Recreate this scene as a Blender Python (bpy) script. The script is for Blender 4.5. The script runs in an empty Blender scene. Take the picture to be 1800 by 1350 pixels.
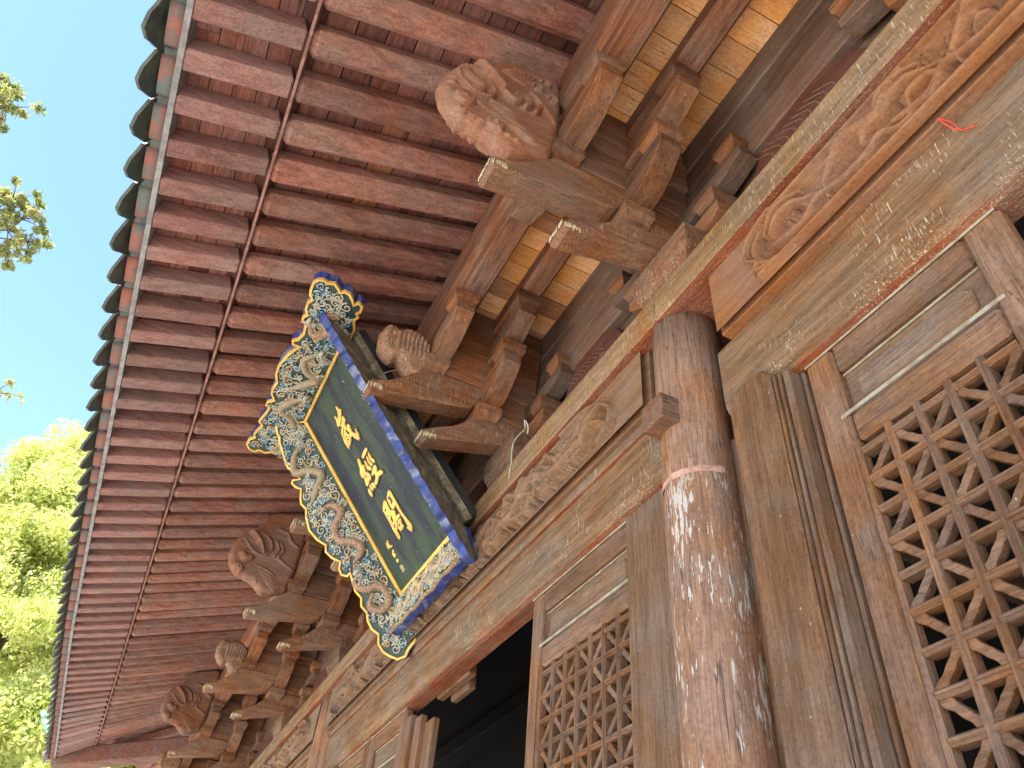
import bpy, math, random, json
import numpy as np
from mathutils import Vector, Matrix, noise as mnoise
from mathutils.geometry import tessellate_polygon
random.seed(7)
rng = np.random.default_rng(7)
S = bpy.context.scene
COL = S.collection
# ---------------------------------------------------------------- camera, sky, sun, exposure
cam_d = bpy.data.cameras.new('camera'); cam = bpy.data.objects.new('camera', cam_d); COL.objects.link(cam)
cam_d.sensor_width = 36; cam_d.lens = 26.9; cam_d.clip_end = 2000; cam_d.clip_start = 0.05
Rw = ((-0.44504, 0.58685, 0.67645), (-0.89235, -0.35401, -0.27996), (0.07518, -0.72823, 0.68119))
M = Matrix(((Rw[0][0], -Rw[0][1], -Rw[0][2], 0.0), (Rw[1][0], -Rw[1][1], -Rw[1][2], 1.8), (Rw[2][0], -Rw[2][1], -Rw[2][2], 1.6), (0, 0, 0, 1)))
cam.matrix_world = M
S.camera = cam
SUN_EL, SUN_AZ = 58.0, 148.0      # azimuth measured from +X towards +Y (the open yard)
world = bpy.data.worlds.new('World'); S.world = world; world.use_nodes = True
wn = world.node_tree; wn.nodes.clear()
sky = wn.nodes.new('ShaderNodeTexSky'); sky.sky_type = 'NISHITA'; sky.sun_disc = False
sky.sun_elevation = math.radians(SUN_EL); sky.sun_rotation = math.radians(90 - SUN_AZ)
sky.air_density = 1.35; sky.dust_density = 0.25; sky.ozone_density = 5.0
bg = wn.nodes.new('ShaderNodeBackground'); bg.inputs[1].default_value = 0.145
wo = wn.nodes.new('ShaderNodeOutputWorld')
wn.links.new(sky.outputs[0], bg.inputs[0]); wn.links.new(bg.outputs[0], wo.inputs[0])
sd = bpy.data.lights.new('sun', 'SUN'); sd.energy = 5.0; sd.angle = math.radians(0.5); sd.color = (1.0, 0.93, 0.82)
sun = bpy.data.objects.new('sun', sd); COL.objects.link(sun)
se, sa = math.radians(SUN_EL), math.radians(SUN_AZ)
sdir = Vector((math.cos(se) * math.cos(sa), math.cos(se) * math.sin(sa), math.sin(se)))
sun.rotation_euler = sdir.to_track_quat('Z', 'Y').to_euler(); sun.location = (0, 10, 20)
S.view_settings.view_transform = 'Standard'; S.view_settings.look = 'None'; S.view_settings.gamma = 1
S.view_settings.exposure = 1.75
S.view_settings.use_curve_mapping = False
for k_, v_ in (('max_bounces', 7), ('diffuse_bounces', 4), ('glossy_bounces', 2), ('transmission_bounces', 3), ('transparent_max_bounces', 4)):
    try: setattr(S.cycles, k_, v_)
    except Exception: pass

# ---------------------------------------------------------------- materials
def _n(nt, t, **kw):
    n = nt.nodes.new(t)
    for k, v in kw.items(): setattr(n, k, v)
    return n
def _mix(nt, fac, a, b, blend='MIX'):
    m = _n(nt, 'ShaderNodeMix', data_type='RGBA', blend_type=blend)
    for s, v in ((0, fac), (6, a), (7, b)):
        if hasattr(v, 'is_linked') or isinstance(v, bpy.types.NodeSocket): nt.links.new(v, m.inputs[s])
        elif v is not None: m.inputs[s].default_value = v if s == 0 else (*v, 1) if len(v) == 3 else v
    return m.outputs[2]
def _ramp(nt, src, p0, p1, lo=0.0, hi=1.0):
    r = _n(nt, 'ShaderNodeMapRange'); r.interpolation_type = 'SMOOTHSTEP'
    nt.links.new(src, r.inputs[0]); r.inputs[1].default_value = p0; r.inputs[2].default_value = p1
    r.inputs[3].default_value = lo; r.inputs[4].default_value = hi
    return r.outputs[0]
def _math(nt, op, a, b=None, clamp=False):
    m = _n(nt, 'ShaderNodeMath', operation=op); m.use_clamp = clamp
    for i, v in enumerate((a, b)):
        if v is None: continue
        if isinstance(v, bpy.types.NodeSocket): nt.links.new(v, m.inputs[i])
        else: m.inputs[i].default_value = v
    return m.outputs[0]
def _noise(nt, vec, scale, detail=4, rough=0.55, dist=0.0):
    n = _n(nt, 'ShaderNodeTexNoise'); n.inputs['Scale'].default_value = scale; n.inputs['Detail'].default_value = detail
    n.inputs['Roughness'].default_value = rough; n.inputs['Distortion'].default_value = dist
    nt.links.new(vec, n.inputs['Vector']); return n.outputs[0]
def _map(nt, src, sc, loc=(0, 0, 0)):
    m = _n(nt, 'ShaderNodeMapping'); m.inputs['Scale'].default_value = sc; m.inputs['Location'].default_value = loc
    nt.links.new(src, m.inputs['Vector']); return m.outputs[0]
def new_mat(name):
    m = bpy.data.materials.new(name); m.use_nodes = True; nt = m.node_tree
    return m, nt, nt.nodes['Principled BSDF']
AX = {'x': (1.9, 22, 22), 'y': (22, 1.9, 22), 'z': (22, 22, 1.9)}
AXF = {'x': (9, 130, 130), 'y': (130, 9, 130), 'z': (130, 130, 9)}
def wood(name, c1, c2, axis='x', rough=0.62, var=0.22, stain=0.55, stain_col=(0.035, 0.02, 0.015), grey=0.0, drips=0.0, flake=0.0, crack=0.5, weather=None, bump=0.6, alt=None, dripop=0.5, fine=0.5, spec=0.2, splat=0.0):
    m, nt, b = new_mat(name)
    geo = _n(nt, 'ShaderNodeNewGeometry'); oi = _n(nt, 'ShaderNodeObjectInfo')
    pos = geo.outputs['Position']
    off = _n(nt, 'ShaderNodeVectorMath', operation='MULTIPLY_ADD')
    comb = _n(nt, 'ShaderNodeCombineXYZ')
    for i in range(3): nt.links.new(oi.outputs['Random'], comb.inputs[i])
    nt.links.new(comb.outputs[0], off.inputs[0]); off.inputs[1].default_value = (17.3, 31.7, 23.1); nt.links.new(pos, off.inputs[2])
    p = off.outputs[0]
    g1 = _noise(nt, _map(nt, p, AX[axis]), 1.0, 6, 0.6, 0.3)
    g2 = _noise(nt, _map(nt, p, AXF[axis]), 1.0, 3, 0.6, 0.2)
    big = _noise(nt, p, 2.1, 5, 0.6, 0.4)
    blot = _noise(nt, _map(nt, p, tuple(v ** 0.55 * 1.4 for v in AX[axis])), 1.0, 6, 0.68, 0.6)
    col = _mix(nt, _ramp(nt, g1, 0.26, 0.72), c1, c2)
    if alt:
        f = _math(nt, 'GREATER_THAN', _math(nt, 'FRACT', _math(nt, 'MULTIPLY', oi.outputs['Random'], 7.31)), 1 - alt[1])
        col = _mix(nt, f, col, _mix(nt, _ramp(nt, g1, 0.3, 0.7), alt[0], tuple(v * 0.6 for v in alt[0])))
    if weather:      # sun-bleached old faces that look out to the yard
        sep = _n(nt, 'ShaderNodeSeparateXYZ'); nt.links.new(geo.outputs['Normal'], sep.inputs[0])
        wf = _math(nt, 'MULTIPLY', _ramp(nt, sep.outputs[1], 0.3, 0.8), _ramp(nt, big, 0.25, 0.5, 0.65, 1.0))
        col = _mix(nt, wf, col, _mix(nt, _ramp(nt, g1, 0.35, 0.65), weather, tuple(v * 0.62 for v in weather)))
    col = _mix(nt, _math(nt, 'MULTIPLY', _ramp(nt, g2, 0.38, 0.66), fine), col, _mix(nt, 1.0, col, (0.42, 0.37, 0.35), 'MULTIPLY'))
    if grey: col = _mix(nt, _math(nt, 'MULTIPLY', _ramp(nt, big, 0.42, 0.68), grey), col, (0.215, 0.155, 0.115))
    col = _mix(nt, _math(nt, 'MULTIPLY', _ramp(nt, blot, 0.56, 0.74), stain), col, stain_col)
    grit = _noise(nt, pos, 62, 4, 0.7)
    col = _mix(nt, _math(nt, 'MULTIPLY', _ramp(nt, grit, 0.5, 0.64), 0.38), col, _mix(nt, 1.0, col, (0.38, 0.34, 0.32), 'MULTIPLY'))
    col = _mix(nt, _math(nt, 'MULTIPLY', _ramp(nt, grit, 0.42, 0.34), 0.25), col, _mix(nt, 1.0, col, (1.7, 1.65, 1.6), 'MULTIPLY'))
    # cracks along the grain
    ck = _noise(nt, _map(nt, p, tuple(v * (1.5 if v > 5 else .5) for v in AX[axis]), (3, 9, 4)), 1.0, 2, 0.4, 0.05)
    ckm = _math(nt, 'MULTIPLY', _ramp(nt, _math(nt, 'ABSOLUTE', _math(nt, 'SUBTRACT', ck, 0.5)), 0.002, 0.009, 1.0, 0.0), _ramp(nt, big, 0.45, 0.6, 0.0, crack))
    col = _mix(nt, ckm, col, (0.02, 0.012, 0.01))
    br = _ramp(nt, oi.outputs['Random'], 0, 1, (1 - var) * .93, (1 + var) * .95)
    hsv = _n(nt, 'ShaderNodeHueSaturation'); nt.links.new(col, hsv.inputs['Color']); nt.links.new(br, hsv.inputs['Value'])
    nt.links.new(_ramp(nt, big, 0.3, 0.7, 1.12, 0.82), hsv.inputs['Saturation'])
    col = hsv.outputs[0]
    rf = rough
    if drips:        # pale runs left by birds and rain
        d1 = _noise(nt, _map(nt, pos, (150, 150, 14)), 1.0, 4, 0.6, 0.6)
        d2 = _noise(nt, pos, 2.7, 3, 0.5)
        dm = _math(nt, 'MULTIPLY', _ramp(nt, d1, 0.57, 0.68), _ramp(nt, d2, 0.62 - 0.2 * drips, 0.72 - 0.2 * drips))
        col = _mix(nt, _math(nt, 'MULTIPLY', dm, dripop), col, (0.62, 0.58, 0.44))
    if flake:
        f1 = _noise(nt, _map(nt, pos, (75, 75, 11)), 1.0, 3, 0.6, 0.3)
        f2 = _noise(nt, _map(nt, pos, (3.4, 3.4, 1.3), (0.2, 0.5, 2.1)), 1.0, 4, 0.55)
        th = _ramp(nt, f2, 0.42, 0.62, 0.66, 0.45)
        fm = _ramp(nt, _math(nt, 'SUBTRACT', f1, th), 0.0, 0.02)
        sz = _n(nt, 'ShaderNodeSeparateXYZ'); nt.links.new(pos, sz.inputs[0])
        fm = _math(nt, 'MULTIPLY', fm, _ramp(nt, sz.outputs[2], 3.45, 3.7, 1.0, 0.12))
        col = _mix(nt, _math(nt, 'MULTIPLY', fm, flake), col, (0.5, 0.46, 0.41))
    if splat:
        v = _n(nt, 'ShaderNodeTexVoronoi'); v.inputs['Scale'].default_value = 30; nt.links.new(_map(nt, pos, (1, 1, .7)), v.inputs['Vector'])
        sp = _math(nt, 'MULTIPLY', _ramp(nt, v.outputs['Distance'], 0.06, 0.12, 1, 0), _math(nt, 'GREATER_THAN', _noise(nt, pos, 5, 2), 0.6))
        col = _mix(nt, _math(nt, 'MULTIPLY', sp, splat * .7), col, (0.6, 0.63, 0.55))
    nt.links.new(col, b.inputs['Base Color'])
    b.inputs['Roughness'].default_value = rf
    nt.links.new(_ramp(nt, g1, 0.3, 0.7, rf - 0.12, rf + 0.15), b.inputs['Roughness'])
    b.inputs['Specular IOR Level'].default_value = spec
    hgt = _math(nt, 'ADD', _math(nt, 'MULTIPLY', g2, 0.5), _math(nt, 'SUBTRACT', g1, _math(nt, 'MULTIPLY', ckm, 1.5)))
    bp = _n(nt, 'ShaderNodeBump'); bp.inputs['Strength'].default_value = bump; bp.inputs['Distance'].default_value = 0.010
    nt.links.new(hgt, bp.inputs['Height']); nt.links.new(bp.outputs[0], b.inputs['Normal'])
    return m
def paint(name, c1, c2, scale=12, rough=0.5, splat=0.0, stretch=(1, 1, 1), p0=0.4, p1=0.62, bump=0.2, metal=0.0, c3=None, spec=0.5):
    m, nt, b = new_mat(name)
    geo = _n(nt, 'ShaderNodeNewGeometry'); pos = geo.outputs['Position']
    g = _noise(nt, _map(nt, pos, stretch), scale, 6, 0.62, 0.5)
    f = _noise(nt, pos, scale * 9, 3, 0.6)
    col = _mix(nt, _ramp(nt, g, p0, p1), c1, c2)
    if c3: col = _mix(nt, _ramp(nt, _noise(nt, _map(nt, pos, stretch, (5, 2, 1)), scale * 0.6, 5, 0.6), 0.52, 0.66), col, c3)
    col = _mix(nt, _math(nt, 'MULTIPLY', _ramp(nt, f, 0.45, 0.7), 0.35), col, _mix(nt, 1.0, col, (0.4, 0.4, 0.4), 'MULTIPLY'))
    if splat:
        v = _n(nt, 'ShaderNodeTexVoronoi'); v.inputs['Scale'].default_value = 38; nt.links.new(pos, v.inputs['Vector'])
        sp = _math(nt, 'MULTIPLY', _ramp(nt, v.outputs['Distance'], 0.08, 0.16, 1, 0), _math(nt, 'GREATER_THAN', _noise(nt, pos, 13, 3), 0.56))
        col = _mix(nt, _math(nt, 'MULTIPLY', sp, splat), col, (0.6, 0.6, 0.55))
    nt.links.new(col, b.inputs['Base Color']); b.inputs['Roughness'].default_value = rough; b.inputs['Metallic'].default_value = metal; b.inputs['Specular IOR Level'].default_value = spec
    bp = _n(nt, 'ShaderNodeBump'); bp.inputs['Strength'].default_value = bump; bp.inputs['Distance'].default_value = 0.004
    nt.links.new(_math(nt, 'ADD', g, f), bp.inputs['Height']); nt.links.new(bp.outputs[0], b.inputs['Normal'])
    return m
W = {}
BR1, BR2 = (0.32, 0.148, 0.075), (0.165, 0.073, 0.04)
for ax in 'xyz':
    W['arm_' + ax] = wood('bracket_wood_' + ax, BR1, BR2, ax, stain=0.75, grey=0.35, splat=0.7)
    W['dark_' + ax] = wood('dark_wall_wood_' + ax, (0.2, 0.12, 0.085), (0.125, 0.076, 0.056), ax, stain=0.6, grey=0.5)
    W['door_' + ax] = wood('door_wood_' + ax, (0.27, 0.137, 0.07), (0.15, 0.076, 0.041), ax, stain=0.35, grey=0.18, var=0.15, splat=0.5)
W['drip_y'] = wood('soiled_bracket_wood', BR1, BR2, 'y', stain=0.5, grey=0.4, drips=1.5)
W['rafter'] = wood('faded_red_rafter_wood', (0.38, 0.185, 0.145), (0.21, 0.098, 0.078), 'y', stain=0.5, grey=0.25, rough=0.66, var=0.22)
W['fly'] = wood('faded_flare_tinted_flying_rafter_wood', (0.40, 0.225, 0.205), (0.26, 0.142, 0.132), 'y', stain=0.35, grey=0.4, rough=0.68, var=0.2)  # faded paint, pushed purple-grey to put the lens-flare veil into the colour
W['roofboard'] = wood('red_roof_board_wood', (0.34, 0.145, 0.115), (0.2, 0.085, 0.07), 'x', stain=0.5, var=0.4, alt=((0.42, 0.19, 0.11), 0.1))
W['gold'] = wood('raw_yellow_ceiling_board', (0.98, 0.54, 0.23), (0.95, 0.43, 0.16), 'y', stain=0.35, stain_col=(0.12, 0.04, 0.022), var=0.12, fine=.22, alt=((0.6, 0.27, 0.13), 0.4), rough=0.55)
W['purlin'] = wood('purlin_wood', (0.33, 0.145, 0.08), (0.15, 0.066, 0.042), 'x', stain=0.7, grey=0.2)
W['cap'] = wood('weathered_cap_beam_wood', (0.33, 0.11, 0.052), (0.2, 0.062, 0.032), 'x', stain=0.4, drips=1.3, weather=(0.31, 0.185, 0.09), splat=0.25, var=0.06)
W['carved'] = wood('carved_beam_wood', (0.33, 0.158, 0.075), (0.25, 0.112, 0.054), 'x', stain=0.3, grey=0.0, var=0.05, fine=.3, bump=.3)
W['carvedgrey'] = wood('grey_brown_carving_wood', (0.27, 0.16, 0.095), (0.19, 0.108, 0.066), 'x', stain=0.3, grey=0.3, var=0.08, drips=0.3, fine=.3, bump=.3)
W['lintel'] = wood('weathered_lintel_wood', (0.32, 0.11, 0.055), (0.2, 0.068, 0.036), 'x', stain=0.35, grey=0.25, drips=0.7, dripop=.7, weather=(0.28, 0.165, 0.088), var=0.06)
W['column'] = wood('flaking_column_wood', (0.38, 0.2, 0.115), (0.22, 0.112, 0.066), 'z', stain=0.3, grey=0.3, flake=0.85, var=0.05, crack=0.7)
W['engraved'] = wood('dark_red_engraved_wood', (0.15, 0.06, 0.042), (0.09, 0.036, 0.028), 'x', stain=0.5, var=.08)
W['jamb'] = wood('jamb_board_wood', (0.235, 0.128, 0.068), (0.135, 0.073, 0.041), 'z', stain=0.3, grey=0.3, var=0.08, splat=0.5)
W['panel'] = wood('door_panel_wood', (0.25, 0.15, 0.085), (0.16, 0.09, 0.055), 'x', stain=0.35, grey=0.3, var=0.1)
W['base'] = wood('soiled_base_block_wood', (0.22, 0.11, 0.065), (0.13, 0.066, 0.042), 'x', stain=0.4, grey=0.4, drips=1.6)
W['head'] = wood('carved_head_wood', (0.32, 0.16, 0.10), (0.22, 0.10, 0.066), 'y', stain=0.25, grey=0.3, var=0.1, bump=.22)
W['lump'] = wood('soiled_arm_wood', (0.35, 0.17, 0.095), (0.2, 0.094, 0.056), 'y', stain=0.3, grey=0.4, var=0.12, drips=1.0, dripop=.6)
W['lumpw'] = wood('whitened_carved_end_wood', (0.38, 0.21, 0.13), (0.22, 0.12, 0.075), 'y', stain=0.2, grey=0.3, var=0.1, drips=4.0, dripop=.85, bump=.3)
W['band'] = paint('pale_pink_plaster', (0.5, 0.3, 0.23), (0.36, 0.19, 0.13), 22, 0.8)
W['dust'] = paint('pale_grey_dusty_edge', (0.34, 0.31, 0.235), (0.24, 0.19, 0.13), 14, 0.85)
W['slate'] = paint('grey_eave_edge_paint', (0.3, 0.31, 0.32), (0.2, 0.2, 0.21), 8, 0.8)
W['lath'] = paint('faded_pink_lath', (0.36, 0.2, 0.17), (0.22, 0.11, 0.09), 10, 0.8)
W['gtile'] = paint('pale_green_glaze', (0.12, 0.3, 0.16), (0.3, 0.42, 0.28), 6, 0.3)
W['tile'] = paint('green_black_glazed_tile', (0.028, 0.04, 0.038), (0.06, 0.085, 0.06), 9, 0.35, splat=0.2)
W['clay'] = paint('red_clay_mortar', (0.29, 0.11, 0.085), (0.17, 0.12, 0.11), 9, 0.85, c3=(0.12, 0.15, 0.15))
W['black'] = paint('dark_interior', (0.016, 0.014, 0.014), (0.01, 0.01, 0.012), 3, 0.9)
W['ground'] = paint('pale_stone_paving', (0.62, 0.55, 0.46), (0.52, 0.46, 0.38), 1.5, 0.85)
W['gilt'] = paint('gold_leaf_paint', (0.8, 0.5, 0.1), (0.62, 0.36, 0.075), 9, 0.42, metal=0.15)
W['lacquer'] = paint('black_green_lacquer', (0.008, 0.014, 0.028), (0.026, 0.048, 0.03), 3.2, 0.45, spec=.22, splat=0.5, stretch=(2.2, .7, .7), bump=0.08)
W['lacdark'] = paint('dark_lacquer', (0.02, 0.024, 0.03), (0.025, 0.03, 0.035), 5, 0.4)
W['blue'] = paint('ultramarine_paint', (0.01, 0.022, 0.12), (0.03, 0.06, 0.26), 11, 0.5, splat=0.5, c3=(0.16, 0.2, 0.33))
W['plaqueback'] = paint('weathered_plaque_back', (0.19, 0.16, 0.11), (0.1, 0.085, 0.06), 16, 0.85, splat=0.6, c3=(0.3, 0.27, 0.2))
W['green'] = paint('deep_green_paint', (0.012, 0.035, 0.03), (0.02, 0.055, 0.055), 9, 0.5)
W['cloud'] = paint('pale_blue_cloud_paint', (0.33, 0.43, 0.42), (0.07, 0.16, 0.28), 26, 0.55, p0=0.42, p1=0.56)
W['cloudw'] = paint('cream_cloud_paint', (0.47, 0.43, 0.31), (0.25, 0.29, 0.28), 30, 0.6)
W['dragon'] = paint('tan_dragon_scale_paint', (0.42, 0.27, 0.17), (0.2, 0.12, 0.08), 75, 0.55, bump=0.8, p0=0.42, p1=0.55)
W['dragong'] = paint('olive_dragon_scale_paint', (0.34, 0.27, 0.17), (0.2, 0.17, 0.12), 60, 0.55, bump=0.8)
W['ivory'] = paint('ivory_spine_paint', (0.68, 0.6, 0.38), (0.45, 0.36, 0.22), 30, 0.6)
W['ochre'] = paint('ochre_carving_paint', (0.5, 0.4, 0.2), (0.35, 0.16, 0.1), 34, 0.6, c3=(0.18, 0.28, 0.22))
W['red'] = paint('red_thread', (0.75, 0.05, 0.03), (0.6, 0.04, 0.03), 20, 0.6)
W['wire'] = paint('pale_wire', (0.45, 0.42, 0.36), (0.3, 0.27, 0.22), 20, 0.6)
W['bark'] = paint('tree_bark', (0.16, 0.11, 0.075), (0.08, 0.055, 0.04), 6, 0.9, stretch=(1, 1, .2))

# ---------------------------------------------------------------- mesh helpers
def link(name, data, mat=None, parent=None, loc=None, **props):
    o = bpy.data.objects.new(name, data); COL.objects.link(o)
    if parent is not None: o.parent = parent
    if loc is not None: o.location = loc
    if mat is not None and data is not None and not data.materials: data.materials.append(mat)
    for k, v in props.items(): o[k] = v
    return o
def mesh(name, vs, fs, smooth=False):
    me = bpy.data.meshes.new(name); me.from_pydata([tuple(map(float, v)) for v in vs], [], [tuple(f) for f in fs]); me.update()
    if smooth: me.polygons.foreach_set('use_smooth', [True] * len(me.polygons))
    return me
class MB:
    def __init__(s): s.v = []; s.f = []
    def add(s, vs, fs):
        b = len(s.v); s.v += [tuple(v) for v in vs]; s.f += [tuple(i + b for i in f) for f in fs]
    def mesh(s, name, smooth=False): return mesh(name, s.v, s.f, smooth)
_CB = None
def _cb():
    """topology of a chamfered box: vertex (corner, axis) -> index corner*3+axis"""
    global _CB
    if _CB: return _CB
    cs = [(x, y, z) for x in (-1, 1) for y in (-1, 1) for z in (-1, 1)]
    idx = {c: i for i, c in enumerate(cs)}
    F = []
    for a in range(3):
        b, c = (a + 1) % 3, (a + 2) % 3
        for s in (-1, 1):
            q = []
            for sb, sc in ((-1, -1), (1, -1), (1, 1), (-1, 1)):
                k = [0, 0, 0]; k[a] = s; k[b] = sb; k[c] = sc; q.append(idx[tuple(k)] * 3 + a)
            F.append(q if s > 0 else q[::-1])
        for sb in (-1, 1):
            for sc in (-1, 1):
                k0 = [0, 0, 0]; k0[a] = -1; k0[b] = sb; k0[c] = sc; k1 = list(k0); k1[a] = 1
                i0, i1 = idx[tuple(k0)], idx[tuple(k1)]
                q = [i0 * 3 + b, i1 * 3 + b, i1 * 3 + c, i0 * 3 + c]
                F.append(q if sb * sc < 0 else q[::-1])
    for c, i in idx.items():
        t = [i * 3, i * 3 + 1, i * 3 + 2]
        F.append(t if c[0] * c[1] * c[2] > 0 else t[::-1])
    _CB = (cs, F); return _CB
def boxv(x0, x1, y0, y1, z0, z1, c=0.008):
    cs, F = _cb(); lo = (x0, y0, z0); hi = (x1, y1, z1); vs = []
    c = min(c, (x1 - x0) * .45, (y1 - y0) * .45, (z1 - z0) * .45)
    for k in cs:
        for a in range(3):
            p = [0, 0, 0]
            for j in range(3):
                e = hi[j] if k[j] > 0 else lo[j]
                p[j] = e if j == a else e - k[j] * c
            vs.append(p)
    return vs, F
def box(name, x0, x1, y0, y1, z0, z1, mat, parent=None, c=0.008, **pr):
    vs, F = boxv(x0, x1, y0, y1, z0, z1, c)
    return link(name, mesh(name, vs, F), mat, parent, **pr)
def beam(p, q, w, h, c=0.01, up=(0, 0, 1)):
    """chamfered bar from p to q; the line runs along the centre of its underside"""
    p = np.array(p, float); q = np.array(q, float); d = q - p; L = np.linalg.norm(d); d /= L
    s = np.cross(d, up); s /= np.linalg.norm(s); u = np.cross(s, d)
    vs, F = boxv(0, L, -w / 2, w / 2, 0, h, c)
    return [tuple(p + d * a - s * b + u * e) for a, b, e in vs], F
def prism(poly, fn, d0, d1, c=0.0, inset=None):
    """2-D outline -> solid; fn(a, b, d) gives the 3-D point; c = chamfer on the d1 face"""
    n = len(poly); area = sum(poly[i][0] * poly[(i + 1) % n][1] - poly[(i + 1) % n][0] * poly[i][1] for i in range(n))
    if area < 0: poly = poly[::-1]
    rings = [(0, d0), (0, d1 - c if c else d1)]
    if c: rings.append((c, d1))
    def off(poly, e):
        if not e: return list(poly)
        r = []
        for i in range(n):
            a, b, g = np.array(poly[i - 1]), np.array(poly[i]), np.array(poly[(i + 1) % n])
            t1 = b - a; t2 = g - b; t1 = t1 / (np.linalg.norm(t1) + 1e-9); t2 = t2 / (np.linalg.norm(t2) + 1e-9)
            nn = np.array([-(t1 + t2)[1], (t1 + t2)[0]]); l = np.linalg.norm(nn); nn = nn / l if l > 1e-6 else np.array([-t1[1], t1[0]])
            r.append(tuple(b + nn * e))
        return r
    vs = []; fs = []
    for e, d in rings: vs += [fn(a, b, d) for a, b in off(poly, e)]
    for r in range(len(rings) - 1):
        for i in range(n):
            j = (i + 1) % n; fs.append((r * n + i, r * n + j, (r + 1) * n + j, (r + 1) * n + i))
    tri = tessellate_polygon([[Vector((a, b, 0)) for a, b in poly]])
    top = (len(rings) - 1) * n
    for t in tri:
        a, b, g = [poly[i] for i in t]
        if (b[0] - a[0]) * (g[1] - a[1]) - (g[0] - a[0]) * (b[1] - a[1]) < 0: t = (t[0], t[2], t[1])
        fs.append((t[0] + top, t[1] + top, t[2] + top)); fs.append((t[2], t[1], t[0]))
    return vs, fs
def tube(pts, rad, seg=7, squash=None):
    """swept tube; rad = number or list"""
    P = np.array(pts, float); n = len(P); R = np.full(n, rad) if np.isscalar(rad) else np.array(rad, float)
    T = np.gradient(P, axis=0); T /= np.linalg.norm(T, axis=1)[:, None] + 1e-9
    ref = np.array([0.31, 0.22, 0.92]) if abs(T[0][2]) < .8 else np.array([1.0, .1, .05])
    vs = []; N = np.cross(T[0], ref); N /= np.linalg.norm(N)
    for i in range(n):
        N = N - T[i] * (N @ T[i]); N /= np.linalg.norm(N) + 1e-9; B = np.cross(T[i], N)
        for k in range(seg):
            a = 2 * math.pi * k / seg; vs.append(P[i] + (N * math.cos(a) + B * math.sin(a)) * R[i])
    fs = [(i * seg + k, i * seg + (k + 1) % seg, (i + 1) * seg + (k + 1) % seg, (i + 1) * seg + k) for i in range(n - 1) for k in range(seg)]
    fs += [tuple(range(seg))[::-1], tuple((n - 1) * seg + k for k in range(seg))]
    return vs, fs
def smooth_line(pts, n=40):
    P = np.array(pts, float); m = len(P)
    if m < 3: return [tuple(P[0] + (P[-1] - P[0]) * t) for t in np.linspace(0, 1, n)]
    Q = np.vstack([2 * P[0] - P[1], P, 2 * P[-1] - P[-2]]); out = []
    for t in np.linspace(0, m - 1.0001, n):
        i = int(t); f = t - i; a, b, c, d = Q[i], Q[i + 1], Q[i + 2], Q[i + 3]
        out.append(tuple(0.5 * ((2 * b) + (c - a) * f + (2 * a - 5 * b + 4 * c - d) * f * f + (3 * b - a - 3 * c + d) * f ** 3)))
    return out
def spiral(cx, cy, r, turns=1.6, a0=0.0, n=22, sgn=1):
    return [(cx + r * (1 - .88 * t) * math.cos(a0 + sgn * t * turns * 6.283), cy + r * (1 - .88 * t) * math.sin(a0 + sgn * t * turns * 6.283)) for t in np.linspace(0, 1, n)]
class Relief:
    """a carved field: heights over a regular grid from tubes and blobs"""
    lift = 0.0
    def __init__(s, x0, x1, z0, z1, res):
        s.xs = np.arange(x0, x1 + res / 2, res); s.zs = np.linspace(z0, z1, max(3, int((z1 - z0) / res) + 1))
        s.X, s.Z = np.meshgrid(s.xs, s.zs); s.H = np.zeros_like(s.X); s.res = res
    def stroke(s, pts, r, k=1.0, ribs=0.0, base=0.0, taper=None, n=None):
        pts = smooth_line(pts, n or max(8, len(pts) * 6)); P = np.array(pts); m = len(P)
        R = np.full(m, r) if taper is None else r * np.interp(np.linspace(0, 1, m), np.linspace(0, 1, len(taper)), taper)
        L = 0.0
        for i in range(m - 1):
            a, b = P[i], P[i + 1]; ra = R[i]; rb = R[i + 1]; rm = max(ra, rb)
            j0, j1 = np.searchsorted(s.xs, [min(a[0], b[0]) - rm, max(a[0], b[0]) + rm]); i0, i1 = np.searchsorted(s.zs, [min(a[1], b[1]) - rm, max(a[1], b[1]) + rm])
            if j1 <= j0 or i1 <= i0: L += np.linalg.norm(b - a); continue
            X = s.X[i0:i1, j0:j1]; Z = s.Z[i0:i1, j0:j1]; d = b - a; l2 = d @ d + 1e-12
            t = np.clip(((X - a[0]) * d[0] + (Z - a[1]) * d[1]) / l2, 0, 1); rr = ra + (rb - ra) * t
            q = rr * rr - (X - a[0] - d[0] * t) ** 2 - (Z - a[1] - d[1] * t) ** 2
            h = np.sqrt(np.maximum(q, 0)) * k
            if ribs: h = h * (1 - ribs * (0.5 + 0.5 * np.sin((L + t * math.sqrt(l2)) * 6.283 / (r * .55))))
            h = np.where(q > 0, h + base + s.lift, -9)
            s.H[i0:i1, j0:j1] = np.maximum(s.H[i0:i1, j0:j1], h); L += math.sqrt(l2)
    def swirl(s, cx, cz, r, k=1.0, sgn=1, a0=0.0, w=0.2): s.stroke(spiral(cx, cz, r, 1.5, a0, 26, sgn), r * w, k, base=0.0, n=60)
    def data(s, name, y):
        nz, nx = s.X.shape; vs = np.stack([s.X.ravel(), y + s.H.ravel(), s.Z.ravel()], 1)
        idx = np.arange(nz * nx).reshape(nz, nx)
        f = np.stack([idx[:-1, :-1].ravel(), idx[1:, :-1].ravel(), idx[1:, 1:].ravel(), idx[:-1, 1:].ravel()], 1)
        me = bpy.data.meshes.new(name); me.from_pydata(vs.tolist(), [], f.tolist()); me.update()
        me.polygons.foreach_set('use_smooth', [True] * len(me.polygons)); return me
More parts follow.
